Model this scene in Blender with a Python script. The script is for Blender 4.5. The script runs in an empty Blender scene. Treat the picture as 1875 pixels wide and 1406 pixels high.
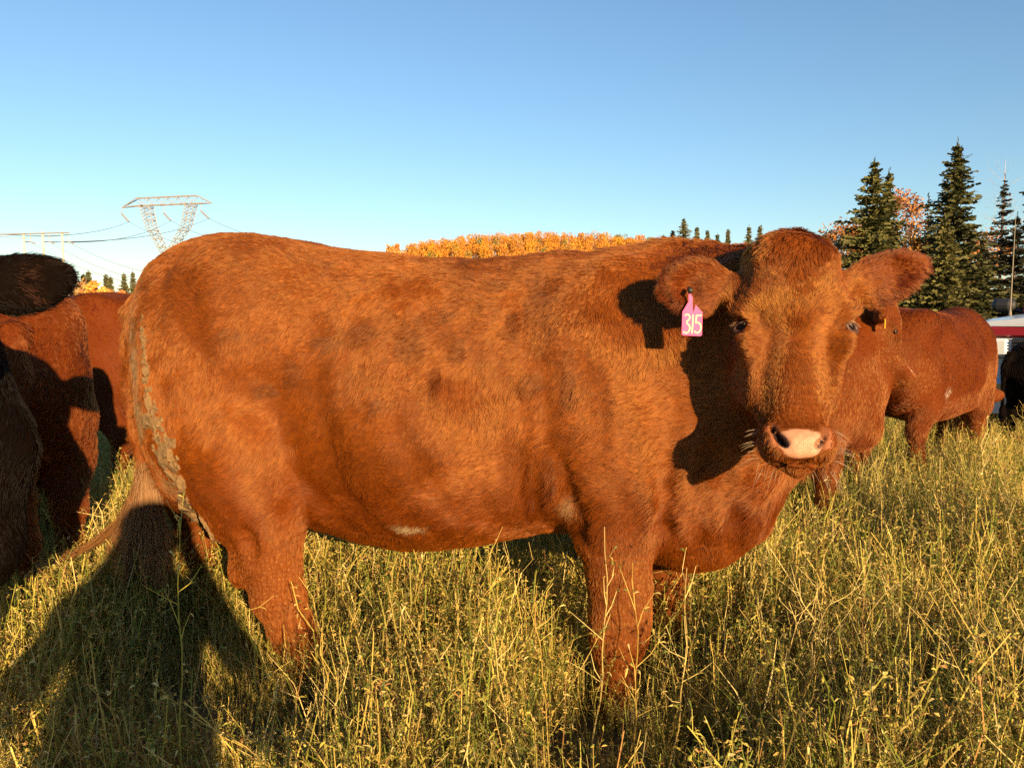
import bpy, math, time
import numpy as np
from mathutils import Matrix, Vector

T0 = time.time()
rng = np.random.default_rng(7)
scn = bpy.context.scene
col = scn.collection

# ------------------------------------------------------------------ camera, sky, sun, exposure
FPX, CX, CY, CAMZ = 1416.0, 937.5, 703.0, 1.15          # focal length and centre in photo pixels, eye height in metres
PITCH = math.atan((703.0 - 585.0) / FPX)
cam_d = bpy.data.cameras.new('camera')
cam = bpy.data.objects.new('camera', cam_d); col.objects.link(cam)
cam.location = (0, 0, CAMZ)
cam.rotation_euler = (math.pi / 2 - PITCH, 0, 0)
cam_d.sensor_width = 36.0
cam_d.lens = 36.0 * FPX / 1875.0
cam_d.clip_start = 0.02
cam_d.clip_end = 6000
scn.camera = cam

SUN_AZ, SUN_EL = math.radians(24.5), math.radians(13.2)  # azimuth: to the right of straight behind the camera
to_sun = Vector((math.sin(SUN_AZ) * math.cos(SUN_EL), -math.cos(SUN_AZ) * math.cos(SUN_EL), math.sin(SUN_EL)))
world = bpy.data.worlds.new('World'); scn.world = world; world.use_nodes = True
wn = world.node_tree.nodes; wl = world.node_tree.links
sky = wn.new('ShaderNodeTexSky'); sky.sky_type = 'NISHITA'; sky.sun_disc = False
sky.sun_elevation = SUN_EL
sky.sun_rotation = math.pi - SUN_AZ
sky.air_density = 1.2; sky.dust_density = 0.0; sky.ozone_density = 3.7; sky.altitude = 0
bg = wn['Background']; bg.inputs[1].default_value = 0.067
wl.new(sky.outputs[0], bg.inputs[0])

sun_d = bpy.data.lights.new('sun', 'SUN'); sun = bpy.data.objects.new('sun', sun_d); col.objects.link(sun)
sun_d.energy = 5.0; sun_d.angle = math.radians(0.53); sun_d.color = (1.0, 0.69, 0.35)
sun.rotation_euler = to_sun.to_track_quat('Z', 'Y').to_euler()
sun.location = to_sun * 30

scn.view_settings.view_transform = 'Standard'
scn.view_settings.look = 'None'
scn.view_settings.exposure = 1.45
scn.view_settings.gamma = 1.0
scn.view_settings.use_curve_mapping = False
scn.render.engine = 'CYCLES'
scn.cycles.max_bounces = 6
scn.cycles.transparent_max_bounces = 6
scn.cycles.use_denoising = False
try:
    scn.cycles_curves.shape = 'RIBBONS'
    scn.cycles_curves.subdivisions = 2
except Exception:
    pass

# ------------------------------------------------------------------ helpers
def ray(x, y):
    c0 = (x - CX) / FPX; c1 = (CY - y) / FPX
    cp, sp = math.cos(PITCH), math.sin(PITCH)
    return np.array([c0, cp + c1 * sp, -sp + c1 * cp])

def at(x, y, D):
    """the world point seen at photo pixel (x, y) at depth Y = D"""
    r = ray(x, y)
    return np.array([0, 0, CAMZ]) + r * (D / r[1])

def tag(o, label=None, cat=None, group=None, kind=None):
    if label: o['label'] = label
    if cat: o['category'] = cat
    if group: o['group'] = group
    if kind: o['kind'] = kind
    return o

def empty(name, loc=(0, 0, 0), rz=0.0):
    o = bpy.data.objects.new(name, None); col.objects.link(o)
    o.location = loc; o.rotation_euler = (0, 0, rz); o.empty_display_size = 0.2
    return o

def link_mesh(name, me, mat=None, parent=None):
    o = bpy.data.objects.new(name, me); col.objects.link(o)
    if mat is not None:
        me.materials.clear(); me.materials.append(mat)
    if parent is not None: o.parent = parent
    return o

def np_mesh(name, V, F, smooth=True, colors=None, cname='tint'):
    """V (n,3), F (m,k) with constant k"""
    V = np.ascontiguousarray(V, np.float32); F = np.ascontiguousarray(F, np.int32)
    me = bpy.data.meshes.new(name)
    k = F.shape[1]
    me.vertices.add(len(V)); me.vertices.foreach_set('co', V.ravel())
    me.loops.add(F.size); me.loops.foreach_set('vertex_index', F.ravel())
    me.polygons.add(len(F)); me.polygons.foreach_set('loop_start', np.arange(0, F.size, k, dtype=np.int32))
    me.polygons.foreach_set('use_smooth', np.full(len(F), smooth, dtype=bool))
    me.update(calc_edges=True)
    if colors is not None:
        a = me.color_attributes.new(cname, 'FLOAT_COLOR', 'POINT')
        c = np.ones((len(V), 4), np.float32); c[:, :3] = colors
        a.data.foreach_set('color', c.ravel())
    return me

class MB:
    """gathers triangles and quads of one part"""
    def __init__(s): s.v = []; s.f = []; s.n = 0
    def add(s, V, F):
        V = np.asarray(V, float); s.v.append(V)
        for f in F: s.f.append([i + s.n for i in f])
        s.n += len(V)
    def box(s, c, d, R=None, bev=0.0):
        c = np.asarray(c, float); h = np.asarray(d, float) / 2
        if bev <= 0:
            V = np.array([[x, y, z] for x in (-1, 1) for y in (-1, 1) for z in (-1, 1)]) * h
            F = [(0, 1, 3, 2), (4, 6, 7, 5), (0, 4, 5, 1), (2, 3, 7, 6), (0, 2, 6, 4), (1, 5, 7, 3)]
        else:
            b = min(bev, 0.45 * min(d))
            V = []; idx = {}
            for x in (-1, 1):
                for y in (-1, 1):
                    for z in (-1, 1):
                        for a in range(3):
                            p = np.array([x, y, z]) * (h - b); p[a] += (x, y, z)[a] * b
                            idx[(x, y, z, a)] = len(V); V.append(p)
            V = np.array(V); F = []
            for a in range(3):
                o1, o2 = (a + 1) % 3, (a + 2) % 3
                for sg in (-1, 1):
                    q = []
                    for p1, p2 in ((-1, -1), (1, -1), (1, 1), (-1, 1)):
                        t = [0, 0, 0]; t[a] = sg; t[o1] = p1; t[o2] = p2
                        q.append(idx[(t[0], t[1], t[2], a)])
                    F.append(tuple(q if sg > 0 else q[::-1]))
            for a in range(3):
                o1, o2 = (a + 1) % 3, (a + 2) % 3
                for s1 in (-1, 1):
                    for s2 in (-1, 1):
                        t1 = [0, 0, 0]; t2 = [0, 0, 0]
                        t1[a] = -1; t2[a] = 1
                        for t in (t1, t2): t[o1] = s1; t[o2] = s2
                        q = [idx[(*t1, o1)], idx[(*t2, o1)], idx[(*t2, o2)], idx[(*t1, o2)]]
                        F.append(tuple(q))
            for x in (-1, 1):
                for y in (-1, 1):
                    for z in (-1, 1):
                        F.append((idx[(x, y, z, 0)], idx[(x, y, z, 1)], idx[(x, y, z, 2)]))
        if R is not None: V = V @ np.asarray(R).T
        s.add(V + c, F)
    def tube(s, P, r, n=6, caps=True):
        P = np.asarray(P, float); r = np.broadcast_to(np.asarray(r, float), (len(P),))
        T = np.gradient(P, axis=0); T /= np.linalg.norm(T, axis=1)[:, None] + 1e-12
        up = np.array([0, 0, 1.0]) if abs(T[0, 2]) < 0.9 else np.array([1.0, 0, 0])
        a = np.cross(T, up); a /= np.linalg.norm(a, axis=1)[:, None] + 1e-12
        b = np.cross(T, a)
        th = np.arange(n) / n * 2 * np.pi
        V = (P[:, None] + r[:, None, None] * (np.cos(th)[None, :, None] * a[:, None] + np.sin(th)[None, :, None] * b[:, None])).reshape(-1, 3)
        F = []
        for i in range(len(P) - 1):
            for j in range(n):
                F.append((i * n + j, i * n + (j + 1) % n, (i + 1) * n + (j + 1) % n, (i + 1) * n + j))
        if caps:
            F.append(tuple(range(n - 1, -1, -1))); F.append(tuple((len(P) - 1) * n + j for j in range(n)))
        s.add(V, F)
    def bar(s, a, b, r, n=4): s.tube([a, b], r, n)
    def build(s, name, mat, parent=None, smooth=False):
        me = bpy.data.meshes.new(name)
        me.from_pydata(np.concatenate(s.v).tolist(), [], s.f); me.validate()
        import bmesh
        bm = bmesh.new(); bm.from_mesh(me); bmesh.ops.recalc_face_normals(bm, faces=bm.faces); bm.to_mesh(me); bm.free()
        if smooth: me.polygons.foreach_set('use_smooth', np.ones(len(me.polygons), bool))
        return link_mesh(name, me, mat, parent)

# ------------------------------------------------------------------ materials
def new_mat(name):
    m = bpy.data.materials.new(name); m.use_nodes = True
    return m, m.node_tree.nodes, m.node_tree.links, m.node_tree.nodes['Principled BSDF']

def plain(name, c, rough=0.6, metal=0.0, noise=0.0, nscale=20.0, bump=0.0, coat=0.0):
    m, n, l, b = new_mat(name)
    b.inputs['Base Color'].default_value = (*c, 1); b.inputs['Roughness'].default_value = rough
    b.inputs['Metallic'].default_value = metal
    if coat: b.inputs['Coat Weight'].default_value = coat
    if noise or bump:
        tc = n.new('ShaderNodeTexCoord'); nz = n.new('ShaderNodeTexNoise'); nz.inputs['Scale'].default_value = nscale
        nz.inputs['Detail'].default_value = 6
        l.new(tc.outputs['Object'], nz.inputs['Vector'])
        if noise:
            r = n.new('ShaderNodeMapRange'); r.inputs[3].default_value = 1 - noise; r.inputs[4].default_value = 1 + noise
            l.new(nz.outputs[0], r.inputs[0])
            x = n.new('ShaderNodeVectorMath'); x.operation = 'SCALE'; x.inputs[0].default_value = c
            l.new(r.outputs[0], x.inputs['Scale']); l.new(x.outputs[0], b.inputs['Base Color'])
        if bump:
            bp = n.new('ShaderNodeBump'); bp.inputs['Strength'].default_value = bump; bp.inputs['Distance'].default_value = 0.01
            l.new(nz.outputs[0], bp.inputs['Height']); l.new(bp.outputs[0], b.inputs['Normal'])
    return m

def leafy(name, rnd=0.25, transl=0.35, rough=0.6):
    """vertex-coloured leaves and stems with a little light coming through"""
    m, n, l, b = new_mat(name)
    a = n.new('ShaderNodeAttribute'); a.attribute_name = 'tint'
    oi = n.new('ShaderNodeObjectInfo')
    r = n.new('ShaderNodeMapRange'); r.inputs[3].default_value = 1 - rnd; r.inputs[4].default_value = 1 + rnd
    l.new(oi.outputs['Random'], r.inputs[0])
    x = n.new('ShaderNodeVectorMath'); x.operation = 'SCALE'
    l.new(a.outputs['Color'], x.inputs[0]); l.new(r.outputs[0], x.inputs['Scale'])
    l.new(x.outputs[0], b.inputs['Base Color']); b.inputs['Roughness'].default_value = rough
    b.inputs['Specular IOR Level'].default_value = 0.25
    t = n.new('ShaderNodeBsdfTranslucent'); l.new(x.outputs[0], t.inputs[0])
    mx = n.new('ShaderNodeMixShader'); mx.inputs[0].default_value = transl
    l.new(b.outputs[0], mx.inputs[1]); l.new(t.outputs[0], mx.inputs[2])
    l.new(mx.outputs[0], n['Material Output'].inputs[0])
    return m

def hair_mat(name, rough=0.45, root=0.45, spread=0.35):
    """each hair: its own tint, darker at the root, lighter at the tip"""
    m, n, l, b = new_mat(name)
    n.remove(b)
    h = n.new('ShaderNodeBsdfHairPrincipled'); h.parametrization = 'COLOR'
    h.inputs['Roughness'].default_value = rough; h.inputs['Radial Roughness'].default_value = 0.75
    h.inputs['Coat'].default_value = 0.0
    a = n.new('ShaderNodeAttribute'); a.attribute_name = 'tint'
    hi = n.new('ShaderNodeHairInfo')
    r = n.new('ShaderNodeMapRange'); r.inputs[3].default_value = root; r.inputs[4].default_value = 1.15
    l.new(hi.outputs['Intercept'], r.inputs[0])
    r2 = n.new('ShaderNodeMapRange'); r2.inputs[3].default_value = 1 - spread; r2.inputs[4].default_value = 1 + spread
    l.new(hi.outputs['Random'], r2.inputs[0])
    mu = n.new('ShaderNodeMath'); mu.operation = 'MULTIPLY'; l.new(r.outputs[0], mu.inputs[0]); l.new(r2.outputs[0], mu.inputs[1])
    x = n.new('ShaderNodeVectorMath'); x.operation = 'SCALE'
    l.new(a.outputs['Color'], x.inputs[0]); l.new(mu.outputs[0], x.inputs['Scale'])
    l.new(x.outputs[0], h.inputs['Color'])
    df = n.new('ShaderNodeBsdfDiffuse'); l.new(x.outputs[0], df.inputs[0])
    mx = n.new('ShaderNodeMixShader'); mx.inputs[0].default_value = 0.50
    l.new(h.outputs[0], mx.inputs[1]); l.new(df.outputs[0], mx.inputs[2])
    l.new(mx.outputs[0], n['Material Output'].inputs[0])
    return m

def skin_mat(name):
    m, n, l, b = new_mat(name)
    a = n.new('ShaderNodeAttribute'); a.attribute_name = 'tint'
    tc = n.new('ShaderNodeTexCoord'); nz = n.new('ShaderNodeTexNoise'); nz.inputs['Scale'].default_value = 90; nz.inputs['Detail'].default_value = 5
    l.new(tc.outputs['Object'], nz.inputs['Vector'])
    r = n.new('ShaderNodeMapRange'); r.inputs[3].default_value = 0.82; r.inputs[4].default_value = 1.15
    l.new(nz.outputs[0], r.inputs[0])
    x = n.new('ShaderNodeVectorMath'); x.operation = 'SCALE'
    l.new(a.outputs['Color'], x.inputs[0]); l.new(r.outputs[0], x.inputs['Scale'])
    l.new(x.outputs[0], b.inputs['Base Color']); b.inputs['Roughness'].default_value = 0.42
    sp = n.new('ShaderNodeSeparateColor'); l.new(a.outputs['Color'], sp.inputs[0])          # bare wet nose is glossy, hide under hair is not
    gl = n.new('ShaderNodeMath'); gl.operation = 'MULTIPLY'; gl.inputs[1].default_value = 3.5; gl.use_clamp = True
    l.new(sp.outputs['Blue'], gl.inputs[0]); l.new(gl.outputs[0], b.inputs['Specular IOR Level'])
    bp = n.new('ShaderNodeBump'); bp.inputs['Strength'].default_value = 0.25; bp.inputs['Distance'].default_value = 0.004
    v = n.new('ShaderNodeTexVoronoi'); v.inputs['Scale'].default_value = 420; l.new(tc.outputs['Object'], v.inputs['Vector'])
    l.new(v.outputs[0], bp.inputs['Height']); l.new(bp.outputs[0], b.inputs['Normal'])
    return m

M = {}
M['skin'] = skin_mat('hide_skin')
M['hair'] = hair_mat('cattle_hair', 0.42, 0.42, 0.16)
def dull_hair(name):
    m, n, l, b = new_mat(name)
    a = n.new('ShaderNodeAttribute'); a.attribute_name = 'tint'
    l.new(a.outputs['Color'], b.inputs['Base Color']); b.inputs['Roughness'].default_value = 0.55; b.inputs['Specular IOR Level'].default_value = 0.12
    return m
M['black_hair'] = dull_hair('black_cattle_hair')
M['long_hair'] = hair_mat('tail_hair', 0.35, 0.8, 0.3)
M['whisker'] = plain('whisker', (0.6, 0.5, 0.4), 0.4)
M['eye'] = plain('eye_dark', (0.004, 0.003, 0.002), 0.16); M['eye'].node_tree.nodes['Principled BSDF'].inputs['Specular IOR Level'].default_value = 0.07
M['eyelid'] = plain('eyelid_skin', (0.05, 0.02, 0.012), 0.5)
M['nostril'] = plain('nostril_dark', (0.012, 0.007, 0.006), 0.6)
M['hoof'] = plain('hoof_horn', (0.11, 0.085, 0.06), 0.55, noise=0.3, nscale=40, bump=0.4)
M['mud'] = plain('dried_mud', (0.145, 0.088, 0.037), 0.95, noise=0.45, nscale=45, bump=0.9)
M['tag_pink'] = plain('pink_plastic', (0.72, 0.10, 0.28), 0.4)
M['tag_ink'] = plain('cream_print', (0.82, 0.68, 0.36), 0.6)
M['tag_black'] = plain('black_plastic', (0.02, 0.02, 0.02), 0.4)
M['tag_yellow'] = plain('yellow_plastic', (0.75, 0.5, 0.02), 0.4)
M['grass'] = leafy('field_plants', 0.22, 0.3)
M['needles'] = leafy('tree_leaves', 0.1, 0.15, 0.7)
M['bark'] = plain('bark', (0.11, 0.08, 0.06), 0.9, noise=0.3, nscale=6)
M['pale_bark'] = plain('pale_bark', (0.42, 0.38, 0.34), 0.85, noise=0.3, nscale=3)
M['steel'] = plain('galvanised_steel', (0.30, 0.29, 0.27), 0.6, metal=0.2)
M['wire'] = plain('weathered_wire', (0.22, 0.24, 0.26), 0.6)
M['pole'] = plain('pale_pole', (0.60, 0.52, 0.40), 0.8)
M['insulator'] = plain('insulator_grey', (0.26, 0.25, 0.25), 0.4)

# ------------------------------------------------------------------ ground, hill
def ground_mat():
    m, n, l, b = new_mat('field_soil')
    tc = n.new('ShaderNodeTexCoord')
    nz = n.new('ShaderNodeTexNoise'); nz.inputs['Scale'].default_value = 0.35; nz.inputs['Detail'].default_value = 8
    n2 = n.new('ShaderNodeTexNoise'); n2.inputs['Scale'].default_value = 30; n2.inputs['Detail'].default_value = 6
    l.new(tc.outputs['Object'], nz.inputs['Vector']); l.new(tc.outputs['Object'], n2.inputs['Vector'])
    cr = n.new('ShaderNodeValToRGB')
    cr.color_ramp.elements[0].color = (0.045, 0.042, 0.016, 1); cr.color_ramp.elements[1].color = (0.15, 0.115, 0.045, 1)
    ad = n.new('ShaderNodeMath'); ad.operation = 'ADD'; l.new(nz.outputs[0], ad.inputs[0])
    ml = n.new('ShaderNodeMath'); ml.operation = 'MULTIPLY_ADD'; ml.inputs[1].default_value = 0.7; ml.inputs[2].default_value = -0.35
    l.new(n2.outputs[0], ml.inputs[0]); l.new(ml.outputs[0], ad.inputs[1]); l.new(ad.outputs[0], cr.inputs[0])
    l.new(cr.outputs[0], b.inputs['Base Color']); b.inputs['Roughness'].default_value = 0.95
    bp = n.new('ShaderNodeBump'); bp.inputs['Strength'].default_value = 0.8; bp.inputs['Distance'].default_value = 0.04
    l.new(n2.outputs[0], bp.inputs['Height']); l.new(bp.outputs[0], b.inputs['Normal'])
    return m

def wave(P, seed, freq, octs=3):
    """smooth pseudo-noise in -1..1 from sums of sines"""
    r = np.random.default_rng(seed); out = np.zeros(len(P)); amp = 1.0; tot = 0
    for o in range(octs):
        for k in range(5):
            d = r.normal(size=P.shape[1]); d *= freq * (2 ** o) * r.uniform(0.7, 1.4) / np.linalg.norm(d)
            out += amp * np.sin(P @ d * 2 * np.pi + r.uniform(0, 6.28)); tot += amp * 0.55
        amp *= 0.55
    return np.clip(out / tot * 1.6, -1, 1)

def ground_z(x, y):
    P = np.stack([np.atleast_1d(x), np.atleast_1d(y)], 1).astype(float)
    return 0.012 * wave(P, 3, 0.35, 2)

gx = np.concatenate([np.linspace(-3000, -60, 14), np.linspace(-40, -9, 12), np.linspace(-8, 9, 110), np.linspace(10, 40, 12), np.linspace(60, 3000, 14)])
gy = np.concatenate([np.linspace(-600, -20, 6), np.linspace(-10, -1, 6), np.linspace(-0.5, 12, 90), np.linspace(13, 60, 16), np.linspace(80, 3500, 16)])
GX, GY = np.meshgrid(gx, gy, indexing='ij')
GZ = ground_z(GX.ravel(), GY.ravel())
nx, ny = len(gx), len(gy)
I = np.arange(nx * ny).reshape(nx, ny)
F = np.stack([I[:-1, :-1], I[1:, :-1], I[1:, 1:], I[:-1, 1:]], -1).reshape(-1, 4)
tag(link_mesh('ground', np_mesh('ground', np.stack([GX.ravel(), GY.ravel(), GZ], 1), F), ground_mat()), kind='structure')

def hill_z(x, y):
    """low wooded rise about 400 m off, its crest about 35 m up"""
    x = np.asarray(x, float); y = np.asarray(y, float)
    px = 937.5 + FPX * x / np.maximum(y, 50)
    crest = np.interp(px, [300, 600, 690, 740, 800, 900, 1000, 1080, 1180, 1260, 1350, 1500, 1700, 2000, 2400],
                      [0, 19, 26, 30, 33.5, 36, 37, 37, 35, 31, 27, 24, 20, 12, 0])
    t = np.clip((y - 260) / 170, 0, 1); f = t * t * (3 - 2 * t)
    t2 = np.clip((y - 460) / 300, 0, 1)
    return crest * f * (1 - t2 * t2 * (3 - 2 * t2)) - 0.5
hx = np.linspace(-260, 620, 90); hy = np.linspace(240, 780, 50)
HX, HY = np.meshgrid(hx, hy, indexing='ij'); I = np.arange(HX.size).reshape(HX.shape)
F = np.stack([I[:-1, :-1], I[1:, :-1], I[1:, 1:], I[:-1, 1:]], -1).reshape(-1, 4)
tag(link_mesh('hill', np_mesh('hill', np.stack([HX.ravel(), HY.ravel(), hill_z(HX.ravel(), HY.ravel())], 1), F),
              plain('hill_scrub', (0.10, 0.075, 0.03), 0.95, noise=0.4, nscale=0.2)), kind='structure')

# ------------------------------------------------------------------ trees
def quads_from(C, A, B):
    """one quad per centre C with half-axes A and B"""
    V = np.stack([C - A - B, C + A - B, C + A + B, C - A + B], 1).reshape(-1, 3)
    return V, np.arange(len(V)).reshape(-1, 4)

def rand_dirs(n, r):
    d = r.normal(size=(n, 3)); return d / np.linalg.norm(d, axis=1)[:, None]

def spruce_crown(h, rad, r, n_lev=38, base=0.06, hue=(0.045, 0.062, 0.02), gap=0.12, tuft=0.26, dens=1.0):
    """whorls of drooping boughs, every bough a row of needle tufts"""
    C, A, B, K = [], [], [], []
    for i in range(n_lev):
        f = base + (1 - base) * ((i + r.uniform(-0.6, 0.6)) / n_lev); f = np.clip(f, base, 0.995)
        z0_ = f * h
        R = rad * (1 - f) ** 0.85 * r.uniform(0.8, 1.1) + 0.05
        nb = int((6 + 5 * (1 - f)) * dens) + 2
        for j in range(nb):
            if r.random() < gap: continue
            az = r.uniform(0, 2 * np.pi); L = R * r.uniform(0.45, 1.22); z = z0_ + r.normal(0, 0.12) * h / n_lev * 3
            m = max(2, int(L / (tuft * 0.55)))
            t = (np.arange(m) + r.uniform(0, 0.6)) / m
            droop = -0.28 * L * t + 0.20 * L * t ** 2 * (1.2 if f < 0.7 else 2.2)
            dirh = np.array([np.cos(az), np.sin(az), 0]); side = np.array([-np.sin(az), np.cos(az), 0])
            P = dirh * (L * t)[:, None] + np.array([0, 0, 1]) * (z + droop)[:, None]
            for k in range(2):
                Q = P + r.normal(size=P.shape) * tuft * np.array([0.25, 0.25, 0.16]) + side * (r.uniform(-0.5, 0.5, m) * tuft * 1.2 * (1.1 - t))[:, None]
                a = dirh * 0.9 + side * r.normal(size=(m, 1)) * 0.6 + np.array([0, 0, 1]) * r.normal(-0.05, 0.28, size=(m, 1))
                a /= np.linalg.norm(a, axis=1)[:, None]
                b = np.cross(a, rand_dirs(m, r)); b /= np.linalg.norm(b, axis=1)[:, None]
                sz = tuft * r.uniform(0.45, 0.95, (m, 1))
                C.append(Q); A.append(a * sz * 0.75); B.append(b * sz * 0.24)
                K.append(np.array(hue) * r.uniform(0.65, 1.45, (m, 1)) * np.array([1, 1, 1]) + np.array([0.018, 0.010, 0]) * r.random((m, 1)))
    # leader
    m = 10
    Q = np.stack([r.normal(0, 0.03, m), r.normal(0, 0.03, m), h * np.linspace(0.97, 1.03, m)], 1)
    C.append(Q); A.append(np.tile([0, 0, tuft * 0.4], (m, 1))); B.append(rand_dirs(m, r) * tuft * 0.12); K.append(np.tile(hue, (m, 1)))
    C, A, B, K = map(np.concatenate, (C, A, B, K))
    V, F = quads_from(C, A, B)
    return V, F, np.repeat(K, 4, 0)

def spruce(base, h, rad, label, group, seed, hue=(0.045, 0.062, 0.02), n_lev=38, tuft=0.26, gap=0.12, dens=1.0):
    r = np.random.default_rng(seed)
    root = tag(empty('spruce_tree', base), label, 'tree', group)
    t = MB(); t.tube([(0, 0, -0.2), (0, 0, h * 0.5), (0, 0, h * 0.985)], [h * 0.014, h * 0.008, 0.01], 7); t.build('trunk', M['bark'], root, True)
    V, F, K = spruce_crown(h, rad, r, n_lev, 0.05, hue, gap, tuft, dens)
    link_mesh('crown', np_mesh('crown', V, F, False, K), M['needles'], root)
    return root

def limbs(mb, p, d, L, rad, depth, r, ends, spread=0.6):
    n = 4; P = [p]; q = np.array(p, float); dd = np.array(d, float)
    for i in range(n):
        dd = dd + r.normal(size=3) * 0.10 + np.array([0, 0, 0.05]); dd /= np.linalg.norm(dd)
        q = q + dd * L / n; P.append(q.copy())
    mb.tube(P, np.linspace(rad, rad * 0.55, n + 1), 5)
    ends.append((q.copy(), depth)); ends.append((P[2].copy(), depth))
    if depth > 0:
        for k in range(3 if depth > 1 else 2):
            nd = dd + r.normal(size=3) * spread; nd[2] = abs(nd[2]) * 0.7 + 0.15; nd /= np.linalg.norm(nd)
            limbs(mb, P[r.integers(2, n + 1)], nd, L * r.uniform(0.5, 0.8), rad * 0.5, depth - 1, r, ends, spread)

def broadleaf(base, h, rad, name, label, group, seed, hue, nleaf=900, leaf=0.16, depth=3, bark='bark', trunk_r=None, low=0.3):
    r = np.random.default_rng(seed)
    root = tag(empty(name, base), label, 'tree', group)
    mb = MB(); ends = []
    tr = trunk_r or h * 0.012
    top = np.array([r.normal(0, 0.03 * h), r.normal(0, 0.03 * h), h * 0.96])
    mb.tube([(0, 0, -0.2), top * 0.35 + r.normal(size=3) * 0.01 * h, top * 0.7, top], [tr, tr * 0.75, tr * 0.42, tr * 0.1], 6)
    for i in range(int(9 + depth * 3)):
        f = r.uniform(low, 0.93); p = top * f
        az = r.uniform(0, 2 * np.pi); d = np.array([np.cos(az), np.sin(az), r.uniform(0.4, 1.1)]); d /= np.linalg.norm(d)
        limbs(mb, p, d, rad * (1.15 - f * 0.7) * r.uniform(0.6, 1.0), tr * 0.36 * (1.1 - f), depth - 1, r, ends)
    mb.build('trunk', M[bark], root, True)
    if nleaf:
        E = np.array([e[0] for e in ends]); k = r.integers(0, len(E), nleaf)
        C = E[k] + r.normal(size=(nleaf, 3)) * rad * 0.13
        a = rand_dirs(nleaf, r); b = np.cross(a, rand_dirs(nleaf, r)); b /= np.linalg.norm(b, axis=1)[:, None]
        s = leaf * r.uniform(0.5, 1.2, (nleaf, 1))
        V, F = quads_from(C, a * s * 0.6, b * s * 0.45)
        K = np.array(hue) * r.uniform(0.6, 1.35, (nleaf, 1)) * (1 + r.normal(0, 0.08, (nleaf, 3)))
        link_mesh('crown', np_mesh('crown', V, F, False, np.repeat(np.clip(K, 0.005, 0.9), 4, 0)), M['needles'], root)
    return root

def ground_at(px, D): return (float(at(px, 600, D)[0]), D, 0.0)
def height_for(y, D): return float(at(937, y, D)[2])

GR = 'trees along the right side of the field'
OLIVE = (0.070, 0.072, 0.021); SHADED_DARK = (0.010, 0.013, 0.007)  # the dark tone puts the shade over the right-edge spruces into the needle colour
spruce(ground_at(1590, 52), height_for(300, 52), 4.5, 'full olive-green spruce with a second lower tip, beside the big ear', GR, 11, OLIVE, 46, 0.33, 0.06, 1.6)
spruce(ground_at(1617, 53.5), height_for(318, 53.5), 2.2, 'thin spruce spire rising against the right flank of the full olive spruce', GR, 12, OLIVE, 40, 0.3, 0.10, 1.4)
spruce(ground_at(1738, 54), height_for(262, 54), 4.3, 'tallest spruce with a sharp pointed tip, right of the orange aspen', GR, 13, (0.048, 0.053, 0.018), 52, 0.33, 0.07, 1.6)
spruce(ground_at(1722, 47), height_for(400, 47), 2.5, 'short sunlit yellow-green spruce in front of the tallest spruce', GR, 14, (0.10, 0.096, 0.03), 42, 0.28, 0.05, 1.7)
spruce(ground_at(1826, 58), height_for(328, 58), 2.4, 'dark narrow spruce standing in front of the bare birch', GR, 15, SHADED_DARK, 36, 0.26, 0.22)
spruce(ground_at(1878, 57), height_for(295, 57), 2.5, 'dark tall spruce cut by the right edge of the picture', GR, 16, SHADED_DARK, 42, 0.26, 0.2)
spruce(ground_at(1793, 56), height_for(440, 56), 2.2, 'dark low spruce between the tallest spruce and the narrow one', GR, 17, SHADED_DARK, 24, 0.26, 0.1, 1.3)
spruce(ground_at(1852, 55), height_for(395, 55), 2.0, 'dark middling spruce behind the truck aerial', GR, 18, SHADED_DARK, 28, 0.26, 0.12, 1.3)
spruce(ground_at(1690, 60), height_for(360, 60), 1.3, 'skinny ragged spruce left of the tallest spruce', GR, 19, SHADED_DARK, 30, 0.24, 0.45, 0.7)
broadleaf(ground_at(1655, 60), height_for(345, 60), 1.7, 'aspen_tree', 'loose orange-pink aspen showing between the two big spruces', GR, 21, (0.44, 0.20, 0.075), 2600, 0.13, 3)
broadleaf(ground_at(1545, 70), height_for(428, 70), 2.6, 'aspen_tree', 'orange bushy aspen at the left foot of the full olive spruce', GR, 22, (0.40, 0.18, 0.045), 4500, 0.15, 3)
broadleaf(ground_at(1650, 56), height_for(432, 56), 2.4, 'aspen_tree', 'low golden-orange aspen under the loose orange-pink one', GR, 23, (0.39, 0.18, 0.03), 4200, 0.13, 3)
broadleaf(ground_at(1783, 64), height_for(425, 64), 2.4, 'aspen_tree', 'orange aspen glimpsed behind the dark low spruce', GR, 24, (0.42, 0.17, 0.045), 3000, 0.14, 3)
broadleaf(ground_at(1822, 62), height_for(278, 62), 3.0, 'birch_tree', 'tall bare pale birch with no leaves behind the narrow dark spruce', GR, 25, (0.3, 0.2, 0.1), 0, 0.1, 3, 'pale_bark', 0.12, 0.45)

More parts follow.
